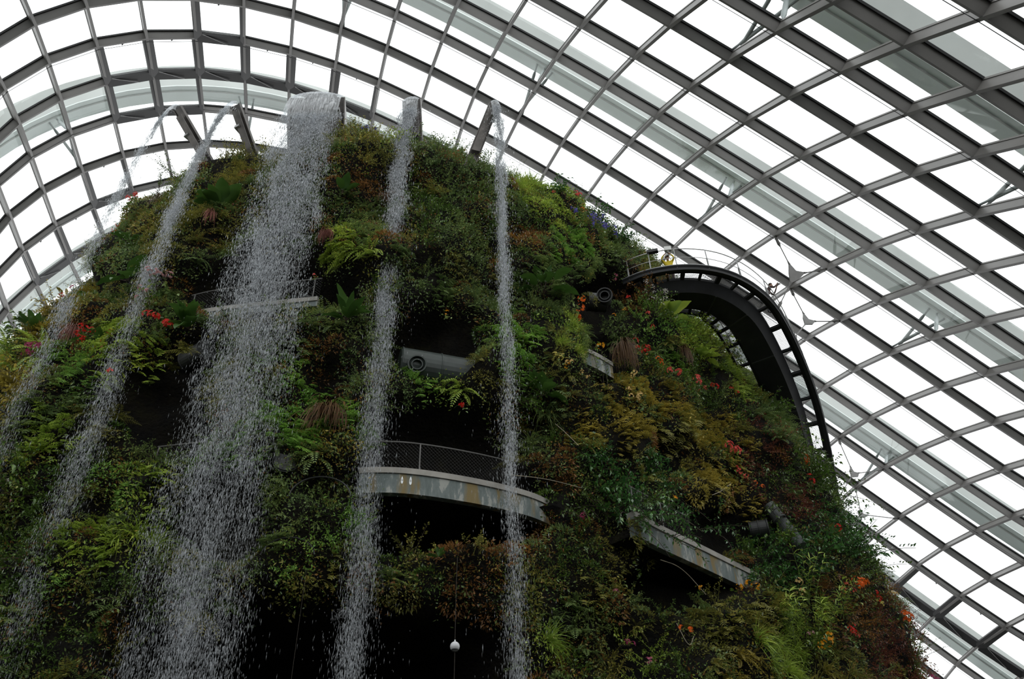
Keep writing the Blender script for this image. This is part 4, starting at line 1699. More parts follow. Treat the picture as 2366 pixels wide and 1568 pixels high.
SHAPES = {'fern': ring('fern', 4, 10), 'bigfern': ring('fern', 2, 60, fronds=10, n=18, ln=1.35), 'feather': ring('feather', 4, 20), 'moss': ring('moss', 3, 30), 'shrub': ring('shrub', 4, 40),
          'glossy': ring('shrub', 3, 50, leaf=.14, stems=8, n=16, ln=1.0), 'wisp': ring('shrub', 2, 90, leaf=.085, stems=6, n=16, ln=1.3, spread=.9, elo=.5, ehi=1.4, grav=.25),
          'trail': ring('shrub', 2, 95, leaf=.10, stems=6, n=18, ln=1.5, elo=-.4, ehi=.5, grav=2.4),
          'grass': ring('grass', 2, 70), 'finegrass': ring('grass', 2, 75, n=150, ln=.55, w_=.006), 'carpet': ring('carpet', 4, 80), 'hang': ring('hang', 3, 85)}


def basis(p, n, tilt=0.0, spin=0.0):
    """local frame on the face: y out, z up the face"""
    y = unit(n * v3(1, 1, .6))
    z = v3(0, 0, 1) - y * y[2]
    z = unit(z) if np.linalg.norm(z) > .2 else unit(v3(*(-(p[:2] - AX)), 0))
    x = np.cross(y, z)
    c, s = math.cos(spin), math.sin(spin)
    return np.stack([x * c + z * s, y, z * c - x * s], 1)


def to_mat(p, B, s):
    m = Matrix.Identity(4)
    for i in range(3):
        for j in range(3):
            m[i][j] = float(B[i, j] * s)
        m[i][3] = float(p[i])
    return m


# what grows where: picture x, y, radius, kind, leaf colour
PATCH = [
    (700, 920, 60, 'feather', 'bright'), (690, 1000, 45, 'feather', 'bright'), (690, 870, 50, 'feather', 'bright'), (800, 560, 45, 'feather', 'lime'), (1220, 790, 55, 'feather', 'bright'), (1190, 840, 50, 'feather', 'bright'),
    (1165, 760, 40, 'feather', 'bright'), (980, 890, 55, 'feather', 'bright'), (1040, 900, 40, 'fern', 'lime'), (260, 830, 70, 'feather', 'lime'), (170, 840, 50, 'feather', 'bright'), (90, 1010, 60, 'feather', 'lime'),
    (150, 930, 60, 'feather', 'mid'), (230, 1210, 50, 'feather', 'lime'), (180, 1280, 55, 'feather', 'lime'), (160, 1350, 50, 'feather', 'bright'), (340, 1130, 60, 'feather', 'lime'), (280, 1130, 50, 'moss', 'bright'),
    (300, 1270, 45, 'grass', 'lime'), (230, 1160, 35, 'grass', 'olive'), (1290, 480, 55, 'moss', 'lime'), (1320, 560, 60, 'feather', 'bright'), (1300, 520, 50, 'moss', 'lime'), (1210, 430, 40, 'grass', 'lime'), (1290, 640, 60, 'feather', 'mid'),
    (1390, 600, 60, 'feather', 'mid'), (1340, 700, 50, 'moss', 'olive'), (1450, 960, 80, 'feather', 'gold'), (1400, 1000, 70, 'feather', 'gold'), (1520, 940, 60, 'feather', 'gold'), (1620, 1020, 80, 'feather', 'gold'), (1680, 1050, 60, 'feather', 'gold'),
    (1560, 1000, 60, 'feather', 'olive'), (1650, 1110, 60, 'feather', 'gold'), (1600, 1130, 60, 'moss', 'gold'), (1710, 1170, 60, 'feather', 'gold'), (1300, 900, 60, 'fern', 'olive'), (1350, 870, 50, 'wisp', 'mid'),
    (1330, 800, 35, 'finegrass', 'lime'), (1310, 760, 40, 'finegrass', 'lime'), (1560, 830, 60, 'feather', 'bright'), (1530, 760, 60, 'shrub', 'bright'), (1700, 860, 50, 'fern', 'lime'), (1600, 790, 55, 'glossy', 'lime'),
    (1420, 1100, 90, 'glossy', 'glossy'), (1380, 1060, 60, 'glossy', 'glossy'), (1480, 1150, 80, 'glossy', 'glossy'), (1560, 1190, 60, 'trail', 'glossy'), (1650, 1240, 60, 'trail', 'glossy'), (1350, 1180, 60, 'trail', 'deep'),
    (1770, 1030, 70, 'shrub', 'red_leaf'), (1740, 1090, 70, 'moss', 'red_leaf'), (1830, 1170, 70, 'shrub', 'red_leaf'), (1790, 1120, 60, 'trail', 'deep'), (1850, 1060, 60, 'shrub', 'deep'), (1890, 1120, 60, 'glossy', 'deep'),
    (1820, 950, 50, 'fern', 'mid'), (1790, 990, 50, 'fern', 'mid'), (1950, 1250, 80, 'glossy', 'glossy'), (1870, 1290, 80, 'glossy', 'glossy'), (1780, 1290, 60, 'glossy', 'glossy'), (1730, 1240, 50, 'glossy', 'deep'),
    (1970, 1400, 80, 'shrub', 'rust'), (2040, 1480, 80, 'shrub', 'red_leaf'), (1990, 1330, 70, 'shrub', 'deep'), (2080, 1540, 70, 'shrub', 'red_leaf'), (1920, 1340, 60, 'shrub', 'rust'),
    (1860, 1430, 60, 'grass', 'lime'), (1820, 1500, 70, 'grass', 'lime'), (1930, 1520, 70, 'grass', 'olive'), (1700, 1440, 70, 'feather', 'olive'), (1730, 1520, 60, 'fern', 'gold'), (1640, 1420, 60, 'feather', 'olive'),
    (1450, 1300, 90, 'moss', 'olive'), (1380, 1350, 80, 'feather', 'olive'), (1320, 1300, 70, 'shrub', 'deep'), (1500, 1380, 70, 'moss', 'olive'), (1430, 1430, 70, 'shrub', 'mid'), (1340, 1450, 60, 'fern', 'mid'), (1280, 1490, 40, 'grass', 'lime'),
    (1480, 1520, 60, 'shrub', 'lime'), (1540, 1540, 50, 'fern', 'lime'), (1400, 1540, 60, 'shrub', 'olive'), (1600, 1500, 60, 'fern', 'olive'), (1270, 1250, 60, 'moss', 'rust'), (1300, 1100, 60, 'moss', 'rust'),
    (40, 700, 50, 'moss', 'lime'), (110, 710, 60, 'feather', 'gold'), (60, 760, 60, 'fern', 'gold'), (20, 820, 60, 'bigfern', 'lime'), (30, 880, 50, 'glossy', 'gold'), (330, 480, 60, 'moss', 'olive'), (350, 560, 70, 'moss', 'olive'),
    (480, 540, 70, 'fern', 'olive'), (560, 360, 60, 'shrub', 'olive'), (560, 390, 60, 'fern', 'olive'), (480, 600, 60, 'fern', 'mid'), (280, 600, 50, 'moss', 'mid'), (330, 690, 50, 'feather', 'mid'), (460, 650, 50, 'feather', 'mid'),
    (180, 770, 40, 'moss', 'rust'), (420, 880, 60, 'fern', 'olive'), (400, 1040, 60, 'shrub', 'mid'), (350, 1010, 50, 'shrub', 'mid'), (60, 1110, 60, 'glossy', 'deep'), (110, 1160, 60, 'glossy', 'deep'), (40, 1260, 70, 'shrub', 'deep'),
    (870, 350, 60, 'shrub', 'olive'), (850, 420, 60, 'moss', 'rust'), (900, 330, 40, 'shrub', 'lime'), (1030, 380, 60, 'shrub', 'mid'), (1060, 450, 60, 'shrub', 'mid'), (1000, 500, 60, 'shrub', 'deep'), (1050, 560, 70, 'shrub', 'mid'),
    (850, 480, 60, 'fern', 'mid'), (830, 600, 60, 'fern', 'lime'), (820, 660, 60, 'shrub', 'mid'), (980, 680, 60, 'shrub', 'mid'), (1040, 680, 60, 'feather', 'mid'), (1110, 700, 50, 'fern', 'mid'), (1010, 730, 50, 'moss', 'rust'),
    (770, 850, 50, 'moss', 'rust'), (780, 740, 60, 'fern', 'mid'), (840, 760, 50, 'shrub', 'mid'), (820, 980, 50, 'feather', 'bright'), (830, 900, 50, 'shrub', 'mid'), (1050, 950, 50, 'moss', 'rust'), (1110, 970, 50, 'fern', 'mid'),
    (760, 1060, 60, 'fern', 'gold'), (800, 1110, 60, 'shrub', 'mid'), (720, 1170, 60, 'shrub', 'mid'), (790, 1200, 60, 'shrub', 'bright'), (650, 1200, 60, 'shrub', 'mid'), (680, 1310, 60, 'shrub', 'bright'), (700, 1360, 60, 'moss', 'olive'),
    (620, 1380, 60, 'moss', 'olive'), (740, 1340, 50, 'feather', 'olive'), (950, 1220, 50, 'fern', 'mid'), (1000, 1260, 50, 'shrub', 'deep'), (1080, 1270, 60, 'moss', 'rust'), (1120, 1330, 70, 'moss', 'rust'), (1200, 1350, 60, 'shrub', 'olive'),
    (980, 1310, 60, 'moss', 'olive'), (540, 1480, 60, 'fern', 'deep'), (330, 1410, 50, 'moss', 'deep'), (90, 1420, 80, 'moss', 'deep'), (60, 1500, 80, 'shrub', 'deep'), (480, 1090, 50, 'feather', 'bright'), (560, 1060, 60, 'feather', 'bright'),
    (1400, 760, 50, 'shrub', 'mid'), (1450, 650, 60, 'shrub', 'rust'), (1500, 640, 40, 'grass', 'olive'), (1460, 580, 50, 'shrub', 'mid'), (1380, 520, 50, 'shrub', 'deep'), (1610, 880, 60, 'shrub', 'deep'), (1500, 850, 50, 'shrub', 'deep'),
    (1130, 880, 40, 'moss', 'olive'), (1150, 1000, 40, 'shrub', 'mid'), (1250, 960, 50, 'grass', 'mid'), (1230, 910, 50, 'glossy', 'deep'), (1210, 560, 60, 'moss', 'rust'), (1220, 640, 60, 'shrub', 'mid'), (1180, 500, 50, 'moss', 'mid'),
]
PX = np.array([[p[0], p[1], p[2]] for p in PATCH], float)
BACK = [('moss', 'mid'), ('fern', 'mid'), ('shrub', 'mid'), ('moss', 'olive'), ('shrub', 'deep'), ('fern', 'olive'), ('feather', 'mid'), ('moss', 'rust'), ('shrub', 'olive'), ('moss', 'deep')]


def choose(q):
    d = np.hypot(PX[:, 0] - q[0], PX[:, 1] - q[1]) / PX[:, 2]
    k = int(np.argmin(d * RNG.uniform(.8, 1.25, len(d))))
    if RNG.random() < math.exp(-(d[k] ** 2) * .55):
        return PATCH[k][3], PATCH[k][4]
    return BACK[RNG.integers(len(BACK))]


BLOCK = [(505, 405, 26, 36), (488, 370, 26, 36), (470, 335, 22, 36), (592, 372, 20, 40), (578, 330, 18, 40), (1100, 345, 22, 36), (962, 842, 30, 30), (1020, 845, 72, 34), (1397, 683, 26, 26), (1050, 1108, 195, 30), (1010, 1055, 110, 35), (1615, 1262, 95, 30), (580, 684, 150, 15), (600, 660, 110, 25), (1385, 835, 30, 26), (1051, 1493, 30, 60), (570, 442, 30, 14), (1810, 1235, 28, 20)]


def blocked(q):
    return any(((q[0] - x) / rx) ** 2 + ((q[1] - y) / ry) ** 2 < 1 for x, y, rx, ry in BLOCK)


# positions spread evenly over the face
spots = []
cell = {}


def free(p, r):
    k = tuple(int(math.floor(c / 1.0)) for c in p)
    for dx in (-1, 0, 1):
        for dy in (-1, 0, 1):
            for dz in (-1, 0, 1):
                for (o_, ro) in cell.get((k[0] + dx, k[1] + dy, k[2] + dz), ()):
                    if np.linalg.norm(o_ - p) < (r + ro) * .5:
                        return False
    cell.setdefault(k, []).append((p, r))
    return True


for att in range(34000):
    th = RNG.uniform(-82, 100)
    z = RNG.uniform(3.5, ZTOP - .45)
    cv = grid_at(CG, th, z)
    if cv > .8 and RNG.random() < min(1, .55 + .6 * cv):
        continue
    p, n = surf_n(th, z)
    if cv > .2 and n[2] < -.35:
        continue
    q = project(p)
    vis = -60 < q[0] < 2430 and 180 < q[1] < 1640 and n @ (EYE - p) > -.5 * np.linalg.norm(EYE - p)
    if not vis and RNG.random() < .55:
        continue
    if blocked(q):
        continue
    if free(p, .6 if vis else 1.0):
        spots.append((p, n, q, vis))
# the summit plateau
for att in range(700):
    th, f = RNG.uniform(-180, 180), math.sqrt(RNG.random())
    r = 10.5 * f
    p = cyl(th, ZTOP - .25 * f - .15, r)
    if free(p, 1.0):
        spots.append((p, v3(0, 0, 1), project(p), False))
print('plant spots', len(spots), sum(1 for s in spots if s[3]))
KIND = {'fern': ('fern_clump', 'fern clump', 'fern'), 'bigfern': ('sword_fern', 'large sword fern', 'fern'), 'feather': ('spikemoss_clump', 'spikemoss clump', 'plant'), 'moss': ('moss_cushion', 'moss cushion', 'moss'),
        'shrub': ('leafy_shrub', 'small-leaved shrub', 'shrub'), 'glossy': ('glossy_shrub', 'glossy shrub', 'shrub'), 'wisp': ('twiggy_shrub', 'upright twiggy shrub', 'shrub'), 'trail': ('trailing_plant', 'trailing leafy plant', 'plant'),
        'grass': ('grass_tuft', 'arching grass tuft', 'grass'), 'finegrass': ('grass_tuft', 'fine grass tuft', 'grass'), 'hang': ('hanging_roots', 'hanging root tuft', 'roots')}
CWORD = {'bright': 'bright green', 'lime': 'yellow-green', 'mid': 'mid green', 'olive': 'olive', 'gold': 'golden', 'deep': 'dark green', 'glossy': 'dark green', 'rust': 'rusty brown', 'red_leaf': 'dark red', 'root': 'brown', 'pinkroot': 'reddish'}
GROUPW = {'fern_clump': 'fern clumps on the planted face', 'sword_fern': 'sword ferns at the left edge', 'spikemoss_clump': 'feathery spikemoss clumps on the planted face', 'moss_cushion': 'moss cushions on the planted face', 'leafy_shrub': 'small shrubs on the planted face',
          'glossy_shrub': 'glossy shrubs on the planted face', 'twiggy_shrub': 'twiggy shrubs on the planted face', 'trailing_plant': 'trailing plants on the planted face', 'grass_tuft': 'grass tufts on the planted face', 'hanging_roots': 'hanging root tufts on the planted face'}
LABELLED = []   # (object, colour words, noun, px, suffix)
MESHC = {}


def part_mesh(key, vi, part, mat):
    k = (key, vi, part, mat)
    if k not in MESHC:
        V_, T_ = SHAPES[key][vi][part]
        o_ = mesh_obj(part or KIND[key][0], V_, T_, MAT[mat])
        MESHC[k] = o_
        return o_, True
    return MESHC[k], False


def plant(key, col, p, n, scale, spin=0.0, vi=None, note=None):
    vi = int(RNG.integers(len(SHAPES[key]))) if vi is None else vi
    Mx = to_mat(p - unit(n) * .05, basis(p, n, 0, spin), scale)
    parts = SHAPES[key][vi]
    nm = KIND[key][0]
    if '' in parts:
        o_, new = part_mesh(key, vi, '', col)
        if not new:
            o_ = o_.copy()
            COL.objects.link(o_)
        o_.name = nm
        o_.matrix_world = Mx
        r_ = o_
    else:
        r_ = empty(nm)
        r_.matrix_world = Mx
        for part in parts:
            o_, new = part_mesh(key, vi, part, col if part in ('foliage', 'leaves') else 'stem')
            if not new:
                o_ = o_.copy()
                COL.objects.link(o_)
            o_.parent = r_
            o_.name = part
    tag(r_, None, KIND[key][2], GROUPW[nm])
    LABELLED.append((r_, CWORD[col], KIND[key][1], project(p + n * .2), note))
    return r_


# carpet under everything
LIM = {'fern': 150, 'feather': 190, 'moss': 90, 'shrub': 140, 'glossy': 60, 'wisp': 14, 'trail': 26, 'grass': 40, 'finegrass': 16, 'hang': 16, 'bigfern': 6}
cand = []
for (p, n, q, vis) in spots:
    key, col = choose(q)
    if key in ('hang',) and n[2] > .5:
        key, col = 'shrub', 'mid'
    cand.append((p, n, q, vis, key, col, RNG.uniform(.75, 1.25)))
cand.sort(key=lambda c: -c[6] - (0 if c[3] else -5))
used = {}
BULK = {}
for (p, n, q, vis, key, col, sc) in cand:
    seen = vis and 0 < q[0] < 2366 and 200 < q[1] < 1560
    if seen and used.get(key, 0) < LIM[key]:
        used[key] = used.get(key, 0) + 1
        plant(key, col, p, n, sc * 1.05, RNG.normal(0, .25))
    else:
        BULK.setdefault((key, col), []).append((p, n, sc, RNG.normal(0, .3)))


def merge(items, keyf):
    Vs, Ts, off = [], [], 0
    for (p, n, sc, spin), key in items:
        parts = SHAPES[key][int(RNG.integers(len(SHAPES[key])))]
        B = basis(p, n, 0, spin) * sc
        for part, (V_, T_) in parts.items():
            Vs.append((V_ @ B.T + (p - unit(n) * .05)).astype(np.float32))
            Ts.append(T_ + off)
            off += len(V_)
    return np.concatenate(Vs), np.concatenate(Ts).astype(np.int32)


byc = {}
for (key, col), it in BULK.items():
    byc.setdefault(col, []).extend([(i, key) for i in it])
for col, it in byc.items():
    V_, T_ = merge(it, None)
    ob = mesh_obj('foliage', V_, T_, MAT[col])
    tag(ob, '%s undergrowth filling the gaps between the larger plants on the mountain' % CWORD[col] if col != 'glossy' else 'glossy dark leaves filling gaps between the larger shrubs', 'foliage', kind='stuff')
# low carpet of small leaves, several tones
CARP = {}
for att in range(8000):
    th, z = RNG.uniform(-80, 98), RNG.uniform(3.5, ZTOP - .4)
    cv = grid_at(CG, th, z)
    if cv > .5:
        continue
    p, n = surf_n(th, z)
    q = project(p)
    if blocked(q) or not (-80 < q[0] < 2400 and q[1] < 1640):
        continue
    key, col = choose(q)
    col = col if RNG.random() < .55 else ('olive', 'mid', 'rust', 'deep', 'mid')[RNG.integers(5)]
    CARP.setdefault(col, []).append(((p, n, RNG.uniform(.9, 1.3), RNG.uniform(0, 6)), 'carpet'))
for col, it in CARP.items():
    V_, T_ = merge(it, None)
    ob = mesh_obj('undergrowth', V_, T_, MAT[col])
    tag(ob, 'low carpet of %s leaves covering the mountain face' % CWORD[col] if col != 'glossy' else 'low carpet of shiny dark leaves covering the mountain face', 'undergrowth', kind='stuff')

# ------------------------------------------------------------------ single plants that stand out in the photograph


def on_face(x, y):
    h_ = hit(x, y, False)
    if h_ is None:
        return None
    th, z = h_
    p, n = surf_n(th, z)
    nh = unit([p[0] - AX[0], p[1] - AX[1], 0])
    return p + nh * grid_at(CG, th, z), n


def special(name, parts, mats, x, y, scale, label, cat, group=None, spin=0.0, push=0.0, lift=None):
    """parts = {part: (V, T)}; mats = {part: material}"""
    f_ = on_face(x, y)
    if f_ is None:
        best = None
        for dx, dy in [(0, k) for k in range(0, 120, 10)] + [(-k, k * .5) for k in range(0, 120, 10)] + [(k, k * .5) for k in range(0, 120, 10)]:
            g_ = on_face(x + dx, y + dy)
            if g_ is not None:
                best = g_
                break
        if best is None:
            print('no face for', label)
            return None
        f_ = best
    p, n = f_
    d_ = unit(EYE - p)
    p = p + d_ * push
    Mx = to_mat(p, basis(p, n, 0, spin), scale)
    if len(parts) == 1:
        (pn, (V_, T_)), = parts.items()
        r_ = mesh_obj(name, V_, T_, MAT[mats[pn]])
        r_.matrix_world = Mx
    else:
        r_ = empty(name)
        r_.matrix_world = Mx
        for pn, data in parts.items():
            for (V_, T_) in (data if isinstance(data, list) else [data]):
                mesh_obj(pn, V_, T_, MAT[mats[pn]], r_)
    tag(r_, label, cat, group)
    return r_


RS = lambda s: np.random.default_rng(s)
big = [
    (505, 478, 1.4, 'mid', dict(n=13, ln=.75, wd=.19, up=.8, petiole=.1), 'broad dark green rosette left of the wide waterfall near the summit'),
    (1255, 680, 1.3, 'mid', dict(n=9, ln=.72, wd=.17, up=.5, petiole=.45), 'large long-stalked leafy plant right of the right-hand waterfall'),
    (440, 765, 1.45, 'mid', dict(n=13, ln=.7, wd=.15, up=.9, petiole=.1), 'dark green rosette beside red flowers, left of the wide waterfall'),
    (800, 745, 1.25, 'mid', dict(n=10, ln=.85, wd=.10, up=.8, petiole=.12), 'strap-leaved green rosette between the wide and central waterfalls'),
    (295, 650, 1.2, 'deep', dict(n=4, ln=.95, wd=.2, up=.2, petiole=.2), 'broad hanging banana-like leaves between the two left waterfalls, upper slope'),
    (220, 800, 1.1, 'mid', dict(n=4, ln=.8, wd=.16, up=.2, petiole=.2), 'broad green leaves beside red flowers between the two left waterfalls'),
    (1250, 915, 1.2, 'deep', dict(n=8, ln=.7, wd=.17, up=.5, petiole=.2), 'dark broad-leaved plant right of the right-hand waterfall, mid slope'),
    (790, 450, 1.1, 'deep', dict(n=6, ln=.6, wd=.19, up=.8, petiole=.2), 'dark broad leaves beside the side plate of the wide spout'),
    (1545, 745, 1.15, 'lime', dict(n=5, ln=.9, wd=.19, up=.5, petiole=.3), 'large yellow-green leaves under the start of the skywalk'),
    (1615, 830, 1.2, 'lime', dict(n=10, ln=.55, wd=.2, up=.4, petiole=.15), 'stack of bright yellow-green heart-shaped leaves under the skywalk'),
    (945, 330, .9, 'deep', dict(n=5, ln=.6, wd=.17, up=.9, petiole=.2), 'dark broad leaves on the summit left of the central waterfall'),
    (25, 905, 1.2, 'gold', dict(n=7, ln=.8, wd=.13, up=.7, petiole=.15), 'golden strap-leaved plant at the left edge, mid slope'),
    (150, 640, 1.0, 'gold', dict(n=5, ln=.35, wd=.17, up=.9, petiole=.35), 'yellowing round-leaved sprig against the roof at the left edge'),
    (300, 560, 1.0, 'deep', dict(n=5, ln=.7, wd=.17, up=.3, petiole=.15), 'single broad dark leaf cluster right of the leftmost waterfall'),
    (70, 700, 1.1, 'deep', dict(n=6, ln=.6, wd=.18, up=.8, petiole=.2), 'dark lobed leaves against the roof at the left edge'),
    (1010, 1292, .7, 'mid', dict(n=7, ln=.5, wd=.10, up=.8, petiole=.05), 'small bird-nest rosette on the ledge below the long balcony'),
    (1395, 1190, .9, 'glossy', dict(n=5, ln=.4, wd=.19, up=.3, petiole=.15), 'round-leaved plant between the long and short balconies'),
]
for i, (x, y, sc, col, kw, lab) in enumerate(big):
    special('broadleaf_plant', g_bigleaf(RS(300 + i), **kw), {'leaves': 'broad' if col in ('mid', 'deep') else col, 'stalks': 'stem'}, x, y, sc, lab, 'plant', 'broad-leaved plants on the mountain', push=.8 if x > 1500 else .3)
hangs = [(758, 955, 1.35, 'root', dict(n=230, ln=1.15, wid=.55), 'large brown root ball tuft between the wide and central waterfalls'), (760, 540, 1.0, 'pinkroot', dict(n=150, ln=.75, wid=.45), 'reddish hanging root tuft right of the wide waterfall, upper slope'),
         (1432, 805, 1.1, 'root', dict(n=240, ln=1.5, wid=.13), 'long brown hanging roots beside the small pale balcony end'), (1572, 808, 1.1, 'root', dict(n=100, ln=1.0, wid=.22), 'narrow brown hanging roots below the yellow-green leaves'),
         (180, 765, 1.1, 'pinkroot', dict(n=120, ln=.9, wid=.4), 'reddish root tuft between the two left waterfalls'), (490, 495, .9, 'pinkroot', dict(n=70, ln=.9, wid=.25), 'reddish roots hanging below the summit rosette'),
         (370, 455, 1.0, 'root', dict(n=90, ln=1.0, wid=.35), 'brown strands on the shoulder below the leftmost spout'), (885, 455, .8, 'root', dict(n=90, ln=.7, wid=.4), 'rusty root tuft left of the central waterfall near the top'),
         (1480, 1200, 1.1, 'root', dict(n=90, ln=1.5, wid=.5), 'thin brown strands hanging at the left end of the short balcony')]
for i, (x, y, sc, col, kw, lab) in enumerate(hangs):
    special('root_tuft', g_hang(RS(400 + i), **kw), {'': col}, x, y, sc, lab, 'roots', 'hanging root tufts', push=.3)
# shrubs that break the skyline
sky = [(395, 375, 1.25, 'wisp', 'deep', 'dark twiggy shrub against the roof below the leftmost spout'), (350, 400, 1.0, 'wisp', 'deep', 'thin leafy sprigs behind the leftmost waterfall at the skyline'), (560, 350, 1.0, 'shrub', 'olive', 'olive shrub on the skyline between the left spouts'),
       (280, 460, .9, 'wisp', 'deep', 'dark sprig at the left skyline by coral flowers'), (1290, 450, 1.1, 'glossy', 'glossy', 'dark shrub at the summit right corner beside coral flowers'), (1385, 480, 1.25, 'glossy', 'glossy', 'tall dark shrub on the right shoulder above violet flowers'),
       (1440, 540, 1.1, 'glossy', 'glossy', 'dark shrub on the right shoulder beside the skywalk rail'), (1420, 520, 1.0, 'glossy', 'deep', 'dense dark bush on the right shoulder behind violet flowers'), (1340, 450, 1.0, 'shrub', 'deep', 'dark bush at the right end of the summit line'),
       (2000, 1245, 1.9, 'glossy', 'glossy', 'large dark leafy shrub jutting from the lower right skyline'), (1960, 1230, 1.6, 'glossy', 'glossy', 'dark leafy shrub below the lowest tie plate'), (2010, 1310, 1.4, 'glossy', 'deep', 'dark drooping shrub on the lower right skyline'),
       (1915, 1130, 1.5, 'trail', 'deep', 'leafy creeper climbing over the end of the skywalk'), (1900, 1190, 1.5, 'trail', 'deep', 'second leafy creeper below the skywalk end'), (2110, 1530, 1.2, 'wisp', 'deep', 'tall thin sprigs at the bottom right skyline'),
       (1180, 400, .9, 'wisp', 'mid', 'thin sprigs on the summit beside the right-hand spout'), (1090, 350, .8, 'wisp', 'mid', 'loose leafy sprigs at the base of the right-hand spout'), (900, 300, .9, 'shrub', 'lime', 'yellow-green bush on the summit left of the central waterfall'),
       (830, 300, .9, 'shrub', 'deep', 'dark low bush on the summit beside the wide spout'), (30, 700, 1.3, 'glossy', 'deep', 'dark blue-green shrub against the roof at the far left'), (120, 690, 1.2, 'shrub', 'gold', 'golden-green bush at the left skyline')]
for i, (x, y, sc, key, col, lab) in enumerate(sky):
    f_ = None
    for dy in range(0, 200, 10):
        f_ = on_face(x - (dy * .35 if x > 1200 else -dy * .35), y + dy)
        if f_ is not None:
            break
    if f_ is None:
        print('no skyline', lab)
        continue
    r_ = plant(key, col, f_[0], f_[1], sc, RS(i).normal(0, .2))
    LABELLED.pop()
    tag(r_, lab)
# shrubs hanging in front of the short balcony and filling the right edge
for i, (x, y, sc, key, col, push, lab) in enumerate([(1450, 1215, 1.3, 'shrub', 'deep', 1.5, 'dark shrub crowding the left end of the short balcony'), (1458, 1240, 1.3, 'moss', 'olive', 1.2, 'olive cushion under the left end of the short balcony'), (1468, 1205, 1.3, 'glossy', 'glossy', 1.6, 'dark glossy bush hiding the left end of the short balcony'), (1440, 1175, 1.3, 'glossy', 'glossy', 1.0, 'dark glossy bush left of the short balcony rail'), (1490, 1165, 1.2, 'glossy', 'deep', 1.2, 'dark leafy bush in front of the short balcony rail'), (1455, 1185, 1.3, 'trail', 'glossy', .9, 'dark trailing shrub over the left end of the short balcony'), (1520, 1215, 1.2, 'glossy', 'glossy', .8, 'dark glossy branch hanging across the short balcony coping'),
        (1560, 1245, 1.1, 'trail', 'glossy', 1.0, 'trailing dark leaves crossing the face of the short balcony'), (1655, 1225, 1.2, 'trail', 'glossy', .6, 'dark leafy spray above the right half of the short balcony'), (1745, 1290, 1.1, 'glossy', 'deep', .5, 'leafy shrub beside the rusty right end of the short balcony'),
        (1362, 692, .9, 'moss', 'olive', .6, 'olive cushion left of the bull\'s-eye nozzle'), (1425, 712, .9, 'moss', 'mid', .5, 'green cushion right of the bull\'s-eye nozzle'), (1785, 1180, 1.1, 'trail', 'deep', .8, 'dark creeper trailing over the grey pipe, upper'), (1815, 1255, 1.1, 'glossy', 'deep', .7, 'dark shrub over the lower end of the grey pipe'), (430, 815, 1.0, 'fern', 'olive', .6, 'olive fern in front of the dark drum beside the rosette'), (1765, 960, 1.4, 'fern', 'mid', .2, 'dark feathery fern against the skywalk soffit, upper'), (1800, 1010, 1.4, 'fern', 'mid', .2, 'dark feathery fern against the skywalk soffit, lower'), (1780, 960, 1.3, 'glossy', 'deep', .1, 'dark bush under the inner edge of the skywalk'),
        (1830, 1060, 1.5, 'glossy', 'deep', .3, 'dark bush in the gap between mountain and skywalk end'), (1870, 1100, 1.5, 'shrub', 'deep', .3, 'dark green shrub hiding the lower skywalk edge'), (1490, 690, 1.4, 'shrub', 'rust', 1.3, 'brownish bush in front of the skywalk start'), (1515, 725, 1.4, 'shrub', 'deep', 1.5, 'dark bush below the skywalk start'), (1700, 820, 1.3, 'glossy', 'deep', .1, 'dark bush below the skywalk bend'), (1740, 880, 1.3, 'shrub', 'red_leaf', .1, 'purplish bush below the inner lattice of the skywalk')]):
    f_ = None
    for dy in range(0, 200, 10):
        f_ = on_face(x - dy * .4, y + dy * .5)
        if f_ is not None:
            break
    p_ = f_[0] + unit(EYE - f_[0]) * push
    r_ = plant(key, col, p_, f_[1], sc, RS(60 + i).normal(0, .2))
    LABELLED.pop()
    tag(r_, lab)
# bamboo-like stems bottom right
for i, (x, y, sc, lab) in enumerate([(1855, 1395, 1.25, 'tallest light green bamboo-like clump on the lower right slope'), (1820, 1490, 1.2, 'light green bamboo-like clump low on the right slope'), (1900, 1490, 1.1, 'light green reed clump right of the bamboo-like plant'),
                                     (1940, 1430, 1.0, 'slim reed clump near the lower right skyline'), (2120, 1560, 1.0, 'slim dark reeds at the bottom right skyline')]):
    special('bamboo_clump', g_bamboo(RS(500 + i)), {'foliage': 'lime' if i < 4 else 'deep', 'stem': 'mid'}, x, y, sc, lab, 'plant', 'bamboo-like clumps on the lower right slope', push=.2)
